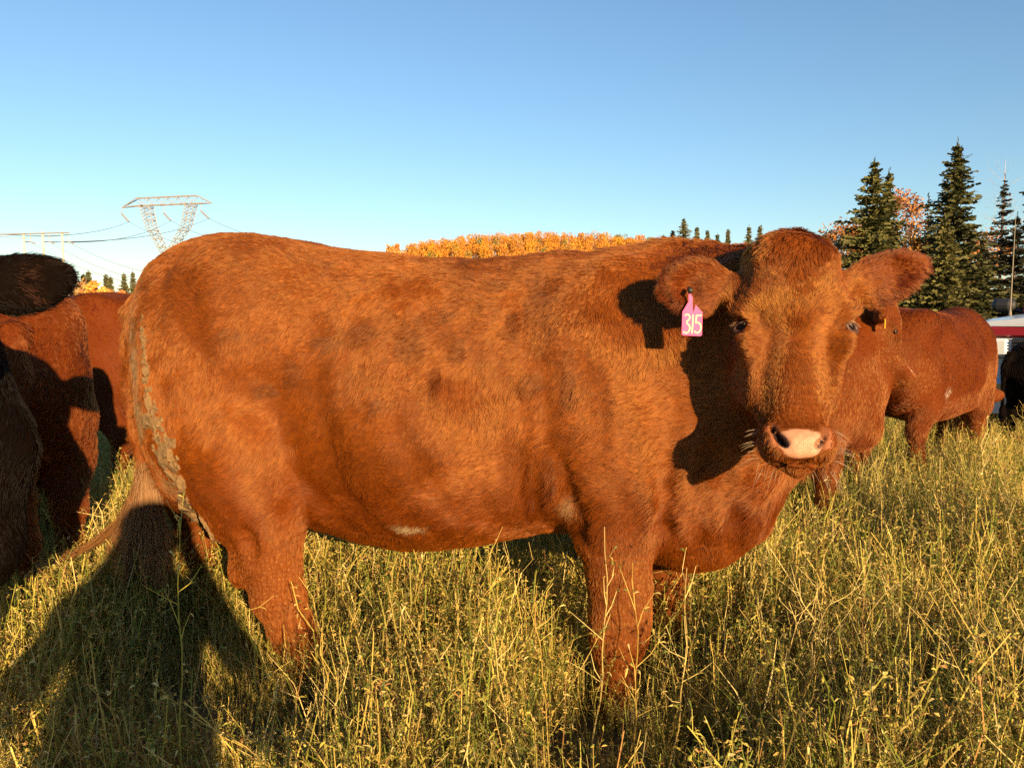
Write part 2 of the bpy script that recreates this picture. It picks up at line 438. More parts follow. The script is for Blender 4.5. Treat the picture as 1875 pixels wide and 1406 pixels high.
# spruces on the skyline over the back of the main cow
GM = 'small spruces on the skyline by the golden wood'
for i, (px, y, D, rad, lab) in enumerate([
        (1249, 402, 370, 8.0, 'tallest skyline spruce, broad at the foot, right end of the golden wood'),
        (1212, 432, 380, 4.0, 'first little skyline spruce at the end of the golden wood'),
        (1229, 424, 380, 4.5, 'little skyline spruce just left of the tallest skyline one'),
        (1273, 418, 375, 5.0, 'blunt skyline spruce just right of the tallest skyline one'),
        (1292, 424, 385, 4.0, 'thin skyline spruce in the middle of the small row'),
        (1310, 430, 385, 4.4, 'low skyline spruce right of the thin one in the row'),
        (1329, 422, 380, 3.6, 'slim skyline spruce standing apart before the cow poll'),
        (1367, 415, 370, 4.6, 'pointed skyline spruce close to the left of the cow poll'),
        (1387, 414, 375, 4.8, 'skyline spruce half hidden by the cow poll')]):
    gx_, gy_, _ = ground_at(px, D); gz_ = float(hill_z(gx_, D)) - 0.3
    spruce((gx_, gy_, gz_), height_for(y, D) - gz_, rad * 1.35, lab, GM, 40 + i, (0.11, 0.112, 0.055), 40, 1.0, 0.03, 1.2)

GL = 'small trees on the skyline beyond the left cows'
for i, (px, y, D, rad, lab) in enumerate([
        (166, 497, 170, 2.2, 'tallest far spruce just right of the black ear'),
        (157, 503, 172, 1.5, 'far spruce touching the black ear tip'),
        (176, 520, 168, 1.8, 'short far spruce at the right foot of the tallest far one'),
        (198, 504, 175, 2.0, 'left one of the close pair of far green spruces'),
        (206, 509, 174, 1.9, 'right one of the close pair of far green spruces'),
        (231, 502, 178, 2.3, 'far spruce beside the tail head of the main cow'),
        (247, 500, 180, 1.6, 'thin far spruce nearly hidden behind the rump')]):
    spruce(ground_at(px, D), height_for(y, D), rad * 1.4, lab, GL, 60 + i, (0.10, 0.10, 0.042), 44, 0.5, 0.02, 1.2)
for i, (px, y, D, rad, hue, lab) in enumerate([
        (146, 510, 165, 3.0, (0.42, 0.25, 0.10), 'tan bushy far tree under the black ear'),
        (168, 520, 160, 2.6, (0.58, 0.27, 0.05), 'golden far aspen in front of the tallest far spruce'),
        (184, 529, 160, 2.4, (0.58, 0.29, 0.06), 'low golden far aspen right of the tallest far spruce'),
        (213, 520, 170, 2.2, (0.62, 0.20, 0.06), 'bright orange far aspen beside the close pair of spruces')]):
    broadleaf(ground_at(px, D), height_for(y, D), rad, 'aspen_tree', lab, GL, 80 + i, hue, 700, 0.55, 2)
for i, (px, y, D, rad, lab) in enumerate([
        (712, 440, 330, 4.0, 'lone orange aspen at the far left end of the golden wood'),
        (727, 441, 335, 3.5, 'orange aspen beside the lone one at the left of the golden wood')]):
    broadleaf((*ground_at(px, D)[:2], float(hill_z(ground_at(px, D)[0], D))), height_for(y, D) - float(hill_z(ground_at(px, D)[0], D)), rad, 'aspen_tree', lab, 'lone aspens left of the golden wood', 90 + i, (0.60, 0.26, 0.07), 500, 1.0, 2)

# the golden wood on the hill: reads as one mass
def golden_wood():
    r = np.random.default_rng(101); Vs, Ks = [], []
    n = 1000
    ys = r.uniform(330, 470, n); px = r.uniform(735, 1420, n); xs = (px - 937.5) / FPX * ys
    hz = hill_z(xs, ys)
    for i in range(n):
        h = r.uniform(8.5, 12.5); w = r.uniform(1.5, 2.6); m = 240
        t = r.beta(1.6, 1.3, m)
        rr = w * np.sqrt(np.clip(1 - (t * 1.7 - 0.85) ** 2, 0.05, 1)) * r.uniform(0.5, 1.0, m)
        az = r.uniform(0, 6.28, m)
        C = np.stack([xs[i] + rr * np.cos(az), ys[i] + rr * np.sin(az), hz[i] + h * (0.22 + 0.8 * t)], 1)
        a = rand_dirs(m, r); b = np.cross(a, rand_dirs(m, r)); b /= np.linalg.norm(b, axis=1)[:, None]
        s = r.uniform(0.24, 0.45, (m, 1))
        V, _ = quads_from(C, a * s * 0.6, b * s * 0.55); Vs.append(V)
        q = r.random()
        base = np.array((0.60, 0.25, 0.034)) if q < 0.7 else (np.array((0.60, 0.30, 0.026)) if q < 0.86 else (np.array((0.45, 0.24, 0.09)) if q < 0.95 else np.array((0.2, 0.2, 0.05))))
        Ks.append(np.repeat(base * r.uniform(0.7, 1.25, (m, 1)), 4, 0))
    V = np.concatenate(Vs); K = np.concatenate(Ks)
    tag(link_mesh('aspen_forest', np_mesh('aspen_forest', V, np.arange(len(V)).reshape(-1, 4), False, K), M['needles']), kind='stuff',
        label='golden orange aspen wood covering the low hill beyond the cow', cat='forest')
golden_wood()

# ------------------------------------------------------------------ power line
def truss(mb, A, B, w0, w1, n, r, axis_a, axis_b):
    """square lattice mast from A to B"""
    A = np.array(A, float); B = np.array(B, float); a = np.array(axis_a, float); b = np.array(axis_b, float)
    P = []
    for i in range(n + 1):
        t = i / n; c = A + (B - A) * t; w = (w0 + (w1 - w0) * t) / 2
        P.append([c + a * w + b * w, c - a * w + b * w, c - a * w - b * w, c + a * w - b * w])
    for i in range(n):
        for j in range(4):
            mb.bar(P[i][j], P[i + 1][j], r)
            mb.bar(P[i][j], P[i + 1][(j + 1) % 4], r * 0.7)
            if i % 2: mb.bar(P[i][j], P[i][(j + 1) % 4], r * 0.7)

PD = 300.0
ins_ends = []
def pylon():
    root = tag(empty('lattice_pylon', (float(at(306, 600, PD)[0]), PD, 0)), 'grey steel lattice pylon with a wide crossarm on two leaning legs', 'pylon')
    o = np.array(root.location)
    L = lambda x, y, dy=0.0: at(x, y, PD) - o + np.array([0, dy, 0])
    ex, ey = np.array([1.0, 0, 0]), np.array([0, 1.0, 0])
    m = MB()
    # crossarm: top and bottom chords front and back with zigzag
    tl, tr_, bl, br = (252, 363.5), (361, 358.5), (252, 377.5), (361, 373)
    n = 12
    for dy in (-1.0, 1.0):
        prev = None
        for i in range(n + 1):
            t = i / n
            T = L(tl[0] + (tr_[0] - tl[0]) * t, tl[1] + (tr_[1] - tl[1]) * t, dy); Bm = L(bl[0] + (br[0] - bl[0]) * t, bl[1] + (br[1] - bl[1]) * t, dy)
            if prev is not None:
                m.bar(prev[0], T, 0.17); m.bar(prev[1], Bm, 0.17); m.bar(prev[0] if i % 2 else prev[1], Bm if i % 2 else T, 0.12)
            prev = (T, Bm)
        for tip, a, b in (((223, 380.5), tl, bl), ((388, 372), tr_, br)):
            m.bar(L(*tip), L(*a, dy), 0.2); m.bar(L(*tip), L(*b, dy), 0.2)
            for k in (0.35, 0.65):
                pa = L(tip[0] + (a[0] - tip[0]) * k, tip[1] + (a[1] - tip[1]) * k, dy * k); pb = L(tip[0] + (b[0] - tip[0]) * (k + .15), tip[1] + (b[1] - tip[1]) * (k + .15), dy * (k + .15)); m.bar(pa, pb, 0.07)
    for t in np.linspace(0, 1, 7):
        m.bar(L(tl[0] + 109 * t, 363.5 - 5 * t, -1), L(tl[0] + 109 * t, 363.5 - 5 * t, 1), 0.07)
    m.build('crossarm', M['steel'], root)
    for sgn, pts in ((-1, [((267, 375), 3.7), ((277, 415), 3.2), ((304, 468), 2.2)]), (1, [((351, 372), 3.4), ((341, 415), 3.0), ((308, 468), 2.2)])):
        lg = MB()
        for (p, w), (q, w2) in zip(pts[:-1], pts[1:]): truss(lg, L(*p), L(*q), w, w2, 7, 0.15, ex, ey)
        lg.build('leg', M['steel'], root)
    lo = MB(); truss(lo, L(306, 467), np.array([0, 0, 0.0]), 3.0, 7.5, 8, 0.2, ex, ey); lo.build('lower_body', M['steel'], root)
    for a, b, c in (((224, 381), (225, 392), (243, 408)), ((301, 372), (302, 391), (319, 406)), ((369, 371), (370, 387), (388, 402))):
        i_ = MB(); i_.tube([L(*a), L(*b, -1)], 0.15, 5); i_.tube([L(*b, -1), L(*c, -3)], 0.34, 6)
        i_.build('insulator', M['insulator'], root); ins_ends.append(L(*c, -3) + o)
pylon()

HD = 150.0
hf_ends = []
def hframe():
    root = tag(empty('wooden_pylon', (float(at(78, 600, HD)[0]), HD, 0)), 'three pale wooden poles carrying one long crossarm above the black ear', 'pylon')
    o = np.array(root.location); L = lambda x, y, dy=0.0: at(x, y, HD) - o + np.array([0, dy, 0])
    for x, y in ((43, 427), (78, 423.5), (113.5, 424.5)):
        t = MB(); top = L(x, y); t.tube([(top[0], top[1], -1), top], [0.24, 0.20], 8); t.build('pole', M['pole'], root, True)
    c = MB(); c.bar(L(-14, 430, -0.25), L(128, 426.5, -0.25), 0.13); c.build('crossarm', M['insulator'], root)
    for x in (-8, 57, 92, 127):
        i_ = MB(); a = L(x, 428, -0.25); b = L(x, 443, -0.25); i_.tube([a, b], 0.06, 5)
        for dx, dyy, dz in ((1.2, -0.4, -0.35), (-2.2, 1.8, 0.15)):
            i_.tube([b + np.array([dx, dyy, -0.2 + dz]) * 0.05, b + np.array([dx, dyy, dz])], 0.12, 6)
        i_.build('insulator', M['insulator'], root); hf_ends.append(L(x, 443, -0.25) + o)
hframe()

def cable(a, b, sag, r, label):
    a = np.array(a, float); b = np.array(b, float); t = np.linspace(0, 1, 25)
    P = a + (b - a) * t[:, None]; P[:, 2] -= sag * 4 * t * (1 - t)
    m = MB(); m.tube(P, r, 4); o = m.build('power_line', M['wire'])
    tag(o, label, 'power line', 'thin power lines in the sky')
cable(at(0, 429, HD), ins_ends[0], 2.0, 0.08, 'power line from left poles to leftmost pylon insulator')
cable(hf_ends[2], ins_ends[1], 2.5, 0.08, 'power line from middle pole insulator to middle pylon insulator')
cable(hf_ends[3], ins_ends[2], 2.0, 0.08, 'power line from right pole insulator to right pylon insulator')
cable(at(-20, 432, 149), at(128, 430, 151), 0.4, 0.06, 'power line running level along the crossarm of the poles')
cable(hf_ends[3], at(420, 505, 130), 2.5, 0.05, 'highest of three lines falling right from the wooden poles')
cable(hf_ends[2], at(420, 520, 130), 3.0, 0.05, 'middle of three lines falling right from the wooden poles')
cable(hf_ends[1], at(420, 528, 130), 3.2, 0.05, 'lowest of three lines falling right from the wooden poles')
cable(ins_ends[2], at(640, 455, 220), 3.0, 0.09, 'power line from right pylon insulator down behind the cow back')
cable(ins_ends[0], at(560, 462, 220), 5.0, 0.09, 'power line from leftmost pylon insulator crossing between its legs')
cable(ins_ends[1], at(600, 458, 220), 4.0, 0.09, 'power line from middle pylon insulator crossing the right leg')
# ------------------------------------------------------------------ pickup truck behind the cattle at the right edge
def truck():
    white = plain('white_paint', (0.60, 0.62, 0.64), 0.28, noise=0.04, nscale=8, coat=0.6); red = plain('red_paint', (0.24, 0.012, 0.02), 0.3, noise=0.06, nscale=8, coat=0.5)
    chrome = plain('chrome', (0.6, 0.6, 0.6), 0.18, metal=1.0); glass = plain('dark_glass', (0.015, 0.02, 0.025), 0.05, coat=0.5)
    blackp = plain('black_trim', (0.02, 0.02, 0.022), 0.5); rubber = plain('tyre_rubber', (0.02, 0.02, 0.02), 0.9, noise=.3); lens = plain('headlight_lens', (0.7, 0.72, 0.72), 0.1, coat=.8)
    plate_m = plain('plate_white', (0.72, 0.72, 0.70), 0.45); ink = plain('plate_ink', (0.03, 0.035, 0.06), 0.5); amber = plain('amber_lens', (0.7, 0.25, 0.03), 0.25)
    fr = at(1762, 600, 7.0); f = np.array([-.75, -.66]); f /= np.linalg.norm(f); l = np.array([-f[1], f[0]])   # l: the truck's left
    root = tag(empty('pickup_truck'), 'white and red pickup truck behind the cattle at the right edge', 'truck')
    # local: x forward, y left, origin at ground under the front axle centre
    o2 = fr[:2] + (-l if False else l) * .92 - f * .75
    mw = Matrix.Identity(4); mw[0][0], mw[1][0] = f * 1.05; mw[0][1], mw[1][1] = l * 1.05; mw[2][2] = 1.055; mw.translation = Vector((o2[0], o2[1], 0)); root.matrix_world = mw
    def part(nm, mat, fn, parent=root, smooth=False): m = MB(); fn(m); return m.build(nm, mat, parent, smooth)
    # body: fenders, cab lower, box
    def shell(m):
        m.box((.0, 0, .86), (1.5, 1.80, .16), bev=.03)          # nose and fender tops below the hood
        m.box((-.02, 0, .62), (1.42, 1.78, .34), bev=.03)
        m.box((-1.55, 0, .70), (1.6, 1.82, .62), bev=.04)        # cab lower
        m.box((-3.35, 0, .74), (2.0, 1.84, .62), bev=.04)        # box
    part('body', white, shell)
    part('stripe', red, lambda m: (m.box((.0, 0, .99), (1.52, 1.815, .085), bev=.015), m.box((-1.55, 0, 1.045), (1.6, 1.835, .085), bev=.015), m.box((-3.35, 0, 1.08), (2.0, 1.855, .085), bev=.015)))
    def hood(m):
        n = 12; y = np.linspace(-.88, .88, n); V = []; xs = np.array([.77, .74, .45, .0, -.45, -.74])
        zb = np.array([1.05, 1.095, 1.125, 1.15, 1.17, 1.18])
        for i, x in enumerate(xs):
            for q in y:
                e = abs(q) / .88; V.append((x - (.04 * e * e if i < 2 else 0), q, zb[i] - .055 * e ** 4 + .014 * (1 if abs(abs(q) - .45) < .1 else 0)))
        F = [(i * n + j, i * n + j + 1, (i + 1) * n + j + 1, (i + 1) * n + j) for i in range(len(xs) - 1) for j in range(n - 1)]
        b = len(V); V += [(v[0], v[1], 1.034) for v in V]
        F += [(b + i * n + j, b + (i + 1) * n + j, b + (i + 1) * n + j + 1, b + i * n + j + 1) for i in range(len(xs) - 1) for j in range(n - 1)]
        for i in range(len(xs) - 1):
            F += [(i * n, (i + 1) * n, b + (i + 1) * n, b + i * n), (i * n + n - 1, b + i * n + n - 1, b + (i + 1) * n + n - 1, (i + 1) * n + n - 1)]
        for j in range(n - 1): F.append((j, b + j, b + j + 1, j + 1))
        m.add(V, F)
    part('hood', white, hood, smooth=False)
    # cab upper: red pillars and roof round dark glass
    def cab(m):
        m.box((-1.72, 0, 1.74), (1.05, 1.46, .07), bev=.03)
        for s in (-1, 1):
            m.tube([(-.80, s * .82, 1.16), (-1.22, s * .70, 1.72)], .032, 6); m.tube([(-2.25, s * .82, 1.10), (-2.2, s * .70, 1.72)], .045, 6); m.tube([(-1.62, s * .84, 1.10), (-1.62, s * .71, 1.73)], .028, 6)
        m.box((-.80, 0, 1.17), (.10, 1.66, .04), bev=.01)
    part('cab_frame', red, cab)
    part('windscreen', glass, lambda m: m.add([(-.81, -.80, 1.17), (-.81, .80, 1.17), (-1.22, .69, 1.71), (-1.22, -.69, 1.71), (-.83, -.80, 1.17), (-.83, .80, 1.17), (-1.24, .69, 1.71), (-1.24, -.69, 1.71)], [(0, 1, 2, 3), (7, 6, 5, 4), (0, 4, 5, 1), (2, 6, 7, 3), (1, 5, 6, 2), (0, 3, 7, 4)]))
    for s in (-1, 1):
        part('side_window', glass, lambda m: m.add([(x, s * (y + dy), z) for dy in (0, -.015) for x, y, z in ((-.90, .80, 1.14), (-2.2, .80, 1.14), (-2.16, .70, 1.70), (-1.24, .70, 1.70))], [(0, 1, 2, 3), (7, 6, 5, 4), (0, 4, 5, 1), (1, 5, 6, 2), (2, 6, 7, 3), (3, 7, 4, 0)]))
        d_ = part('door', white, lambda m: m.box((-1.42, s * .905, .74), (1.15, .04, .56), bev=.015)); part('handle', chrome, lambda m: m.box((-1.86, s * .935, .98), (.14, .03, .03), bev=.01), d_)
        mr = part('mirror', blackp, lambda m: (m.tube([(-.86, s * .925, 1.23), (-.86, s * .94, 1.23), (-.86, s * .98, 1.23), (-.86, s * 1.08, 1.23), (-.86, s * 1.12, 1.23), (-.86, s * 1.135, 1.23)], [.03, .055, .072, .072, .055, .03], 14), m.tube([(-.90, s * .86, 1.16), (-.87, s * 1.0, 1.21)], .02, 6)))
        part('mirror_glass', glass, lambda m: m.box((-.934, s * 1.03, 1.23), (.008, .13, .085), bev=.003), mr)
        hl = part('headlight', lens, lambda m: m.box((.755, s * .66, .86), (.05, .30, .15), bev=.02)); part('turn_signal', amber, lambda m: m.box((.75, s * .86, .86), (.06, .07, .14), bev=.02), hl)
        for x in (.0, -3.05):
            w = part('wheel', rubber, lambda m: m.tube([(x, s * .86, .38), (x, s * .84, .38), (x, s * .66, .38), (x, s * .64, .38)], [.33, .375, .375, .33], 24)); part('rim', chrome, lambda m: m.tube([(x, s * .868, .38), (x, s * .80, .38)], [.21, .19], 18), w)
    def grille(m):
        m.box((.745, 0, .86), (.04, .98, .15), bev=.01)
        for z in (.81, .835, .86, .885, .91): m.box((.77, 0, z), (.02, .96, .010))
    part('grille', blackp, grille)
    part('bumper', chrome, lambda m: (m.box((.82, 0, .52), (.12, 1.86, .18), bev=.04)))
    part('antenna', plain('aerial_metal', (.20, .17, .12), .6), lambda m: m.tube([(-.40, -.84, 1.13), (-.40, -.84, 1.19), (-.41, -.84, 2.05)], [.014, .006, .0025], 6))
    # number plate on the truck's right end of the bumper: white with dark characters, a 2 in sight
    pl = part('number_plate', plate_m, lambda m: m.box((.888, -.52, .40), (.012, .30, .15), bev=.004))
    pc = [(-.05 + .034 * math.cos(a), .03 + .030 * math.sin(a)) for a in np.linspace(2.7, -.5, 9)] + [(-.084, -.045), (-.012, -.045)]
    def digit(m):
        p = np.array(pc); d = np.gradient(p, axis=0); d /= np.linalg.norm(d, axis=1)[:, None]; nn = np.stack([-d[:, 1], d[:, 0]], 1) * .0075
        for sgn, xx in ((1, .8965),):
            a, b = p + nn, p - nn; k = len(p)
            m.add([(xx, -.52 - .06 + q[0] * -1 - .05, .40 + q[1]) for q in np.concatenate([a, b])], [(i, i + 1, k + i + 1, k + i) for i in range(k - 1)])
    return root
truck()
# ------------------------------------------------------------------ cattle: one blended surface per animal, then hair
class Field:
    """signed distances on a grid; shapes are blended in one after another"""
    def __init__(s, lo, hi, h):
        s.lo = np.array(lo, np.float32); s.h = h
        s.n = np.ceil((np.array(hi) - s.lo) / h).astype(int) + 1
        s.D = np.full(s.n, 1.0, np.float32)
    def box(s, lo, hi, pad):
        a = np.clip(np.floor((np.array(lo) - pad - s.lo) / s.h).astype(int), 0, s.n)
        b = np.clip(np.ceil((np.array(hi) + pad - s.lo) / s.h).astype(int) + 1, 0, s.n)
        sl = tuple(slice(int(x), int(y)) for x, y in zip(a, b))
        g = [s.lo[i] + s.h * np.arange(a[i], b[i], dtype=np.float32) for i in range(3)]
        return sl, np.stack(np.meshgrid(*g, indexing='ij'), -1)
    def blend(s, fn, lo, hi, k=0.03, cut=False):
        sl, P = s.box(lo, hi, k + 2 * s.h + (0.0 if cut else 0.05))
        if P.size == 0: return
        d = fn(P).astype(np.float32); o = s.D[sl]
        if cut:
            hh = np.clip(k - np.abs(o + d), 0, None) / k; s.D[sl] = np.maximum(o, -d) + hh * hh * k * 0.25
        else:
            hh = np.clip(k - np.abs(o - d), 0, None) / k; s.D[sl] = np.minimum(o, d) - hh * hh * k * 0.25
    def ellipsoid(s, c, r, R=None, k=0.03, cut=False):
        c = np.asarray(c, np.float32); r = np.asarray(r, np.float32); m = float(max(r))
        def fn(P):
            q = P - c
            if R is not None: q = q @ np.asarray(R, np.float32)      # columns of R are the axes
            k0 = np.sqrt(((q / r) ** 2).sum(-1)); k1 = np.sqrt(((q / (r * r)) ** 2).sum(-1)) + 1e-6
            return k0 * (k0 - 1) / k1
        ext = np.full(3, m) if R is not None else r
        s.blend(fn, c - ext, c + ext, k, cut)
    def cone(s, a, b, ra, rb, k=0.03, flat=None, cut=False):
        """tapered capsule; flat = (axis, factor) squeezes it along an axis"""
        a = np.asarray(a, np.float32); b = np.asarray(b, np.float32)
        sc = np.ones(3, np.float32)
        if flat is not None: sc = sc + (np.asarray(flat, np.float32) - 1)
        m = max(ra, rb) * float(max(sc))
        def fn(P):
            q = (P - a) / sc; e = (b - a) / sc
            t = np.clip((q @ e) / float(e @ e), 0, 1)
            d = np.sqrt(((q - t[..., None] * e) ** 2).sum(-1)) - (ra + (rb - ra) * t)
            return d * float(min(sc))
        s.blend(fn, np.minimum(a, b) - m, np.maximum(a, b) + m, k, cut)
    def chain(s, pts, k=0.03, flat=None):
        for (a, ra), (b, rb) in zip(pts[:-1], pts[1:]): s.cone(a, b, ra, rb, k, flat)
    def chain_cut(s, pts, k):
        for (a, ra), (b, rb) in zip(pts[:-1], pts[1:]): s.cone(a, b, ra, rb, k, None, True)
    def mesh(s):
        D = s.D; n = np.array(D.shape); nc = n - 1
        sm = np.zeros((*nc, 3), np.float32); cnt = np.zeros(nc, np.float32)
        cross = []
        for ax in range(3):
            a = [slice(None)] * 3; b = [slice(None)] * 3; a[ax] = slice(0, -1); b[ax] = slice(1, None)
            d0 = D[tuple(a)]; d1 = D[tuple(b)]
            idx = np.argwhere((d0 < 0) != (d1 < 0))
            v0 = d0[tuple(idx.T)]; v1 = d1[tuple(idx.T)]
            p = idx.astype(np.float32); p[:, ax] += v0 / (v0 - v1)
            o = [i for i in range(3) if i != ax]
            for da in (0, 1):
                for db in (0, 1):
                    c = idx.copy(); c[:, o[0]] -= da; c[:, o[1]] -= db
                    ok = ((c >= 0) & (c < nc)).all(1)
                    cc = tuple(c[ok].T)
                    np.add.at(sm, cc, p[ok]); np.add.at(cnt, cc, 1)
            cross.append((ax, o, idx, v0 < 0))
        act = np.argwhere(cnt > 0); ids = np.full(nc, -1, np.int64); ids[tuple(act.T)] = np.arange(len(act))
        V = sm[tuple(act.T)] / cnt[tuple(act.T)][:, None] * s.h + s.lo
        Fs = []
        for ax, o, idx, inside in cross:
            ok = (idx[:, o[0]] > 0) & (idx[:, o[1]] > 0) & (idx[:, o[0]] < nc[o[0]]) & (idx[:, o[1]] < nc[o[1]])
            i = idx[ok]; ins = inside[ok]
            def g(da, db):
                c = i.copy(); c[:, o[0]] -= da; c[:, o[1]] -= db; return ids[tuple(c.T)]
            q = np.stack([g(1, 1), g(0, 1), g(0, 0), g(1, 0)], 1)
            if ax == 1: ins = ~ins
            q[~ins] = q[~ins][:, ::-1]
            Fs.append(q)
        F = np.concatenate(Fs); F = F[(F >= 0).all(1)]
        return V.astype(np.float64), F

def biggest_piece(V, F):
    """drop stray specks"""
    lab = np.arange(len(V))
    for _ in range(200):
        m = lab[F].min(1); new = lab.copy()
        np.minimum.at(new, F.ravel(), np.repeat(m, 4)); new = new[new]
        if (new == lab).all(): break
        lab = new
    u, c = np.unique(lab, return_counts=True); keep = lab == u[c.argmax()]
    remap = np.cumsum(keep) - 1
    return V[keep], remap[F[keep[F].all(1)]]

def relax(V, F, it=2, w=0.5):
    E = np.concatenate([F[:, [0, 1]], F[:, [1, 2]], F[:, [2, 3]], F[:, [3, 0]]])
    for _ in range(it):
        acc = np.zeros_like(V); cnt = np.zeros(len(V))
        for a, b in ((0, 1), (1, 0)):
            for d in range(3): acc[:, d] += np.bincount(E[:, a], V[E[:, b], d], len(V))
            cnt += np.bincount(E[:, a], minlength=len(V))
        V = V + w * (acc / cnt[:, None] - V)
    return V

def vert_normals(V, F):
    d1 = V[F[:, 2]] - V[F[:, 0]]; d2 = V[F[:, 3]] - V[F[:, 1]]
    fn = np.cross(d1, d2); N = np.zeros_like(V)
    for j in range(4):
        for d in range(3): N[:, d] += np.bincount(F[:, j], fn[:, d], len(V))
    return N / (np.linalg.norm(N, axis=1)[:, None] + 1e-12), np.linalg.norm(fn, axis=1) / 2

def loft_fn(S, top, bot, hw, p=2.3, tilt=0.10):
    """body of superellipse sections along s; t across, z up"""
    def fn(P):
        s = P[..., 0]; ss = np.clip(s, S[0], S[-1])
        T = np.interp(ss, S, top); B = np.interp(ss, S, bot); W = np.interp(ss, S, hw)
        c = (T + B) / 2; h = (T - B) / 2
        # barrel: widest a little below the middle
        qz = (P[..., 2] - c) / h; wz = W * (1 - tilt * qz)
        qt = np.abs(P[..., 1]) / wz
        q = (qt ** p + np.abs(qz) ** p) ** (1 / p)
        d = (q - 1) * np.minimum(W, h) * 0.9
        return np.sqrt(np.clip(d, 0, None) ** 2 + (s - ss) ** 2) + np.minimum(d, 0)
    return fn

def smooth_stations(S, *cols, n=80):
    """Catmull-like smoothing of the station lists"""
    S = np.array(S, float); x = np.linspace(S[0], S[-1], n); out = [x]
    for c in cols:
        y = np.interp(x, S, c); yp = np.pad(y, 3, mode='edge')
        out.append(np.convolve(yp, np.array([1, 2, 3, 4, 3, 2, 1]) / 16, 'valid'))
    return out

HEAD_U = np.array([0.000, 0.012, 0.030, 0.066, 0.115, 0.175, 0.225, 0.270, 0.320, 0.370, 0.420, 0.450, 0.485, 0.520, 0.538])
HEAD_W = np.array([0.028, 0.054, 0.080, 0.106, 0.113, 0.115, 0.108, 0.102, 0.098, 0.088, 0.078, 0.075, 0.075, 0.066, 0.040])
HEAD_F = np.array([-0.040, -0.016, -0.001, 0.010, 0.014, 0.016, 0.012, 0.006, 0.000, -0.006, -0.011, -0.008, 0.006, 0.002, -0.016])
HEAD_B = np.array([-0.10, -0.125, -0.15, -0.18, -0.205, -0.225, -0.235, -0.235, -0.215, -0.180, -0.140, -0.125, -0.110, -0.090, -0.07])

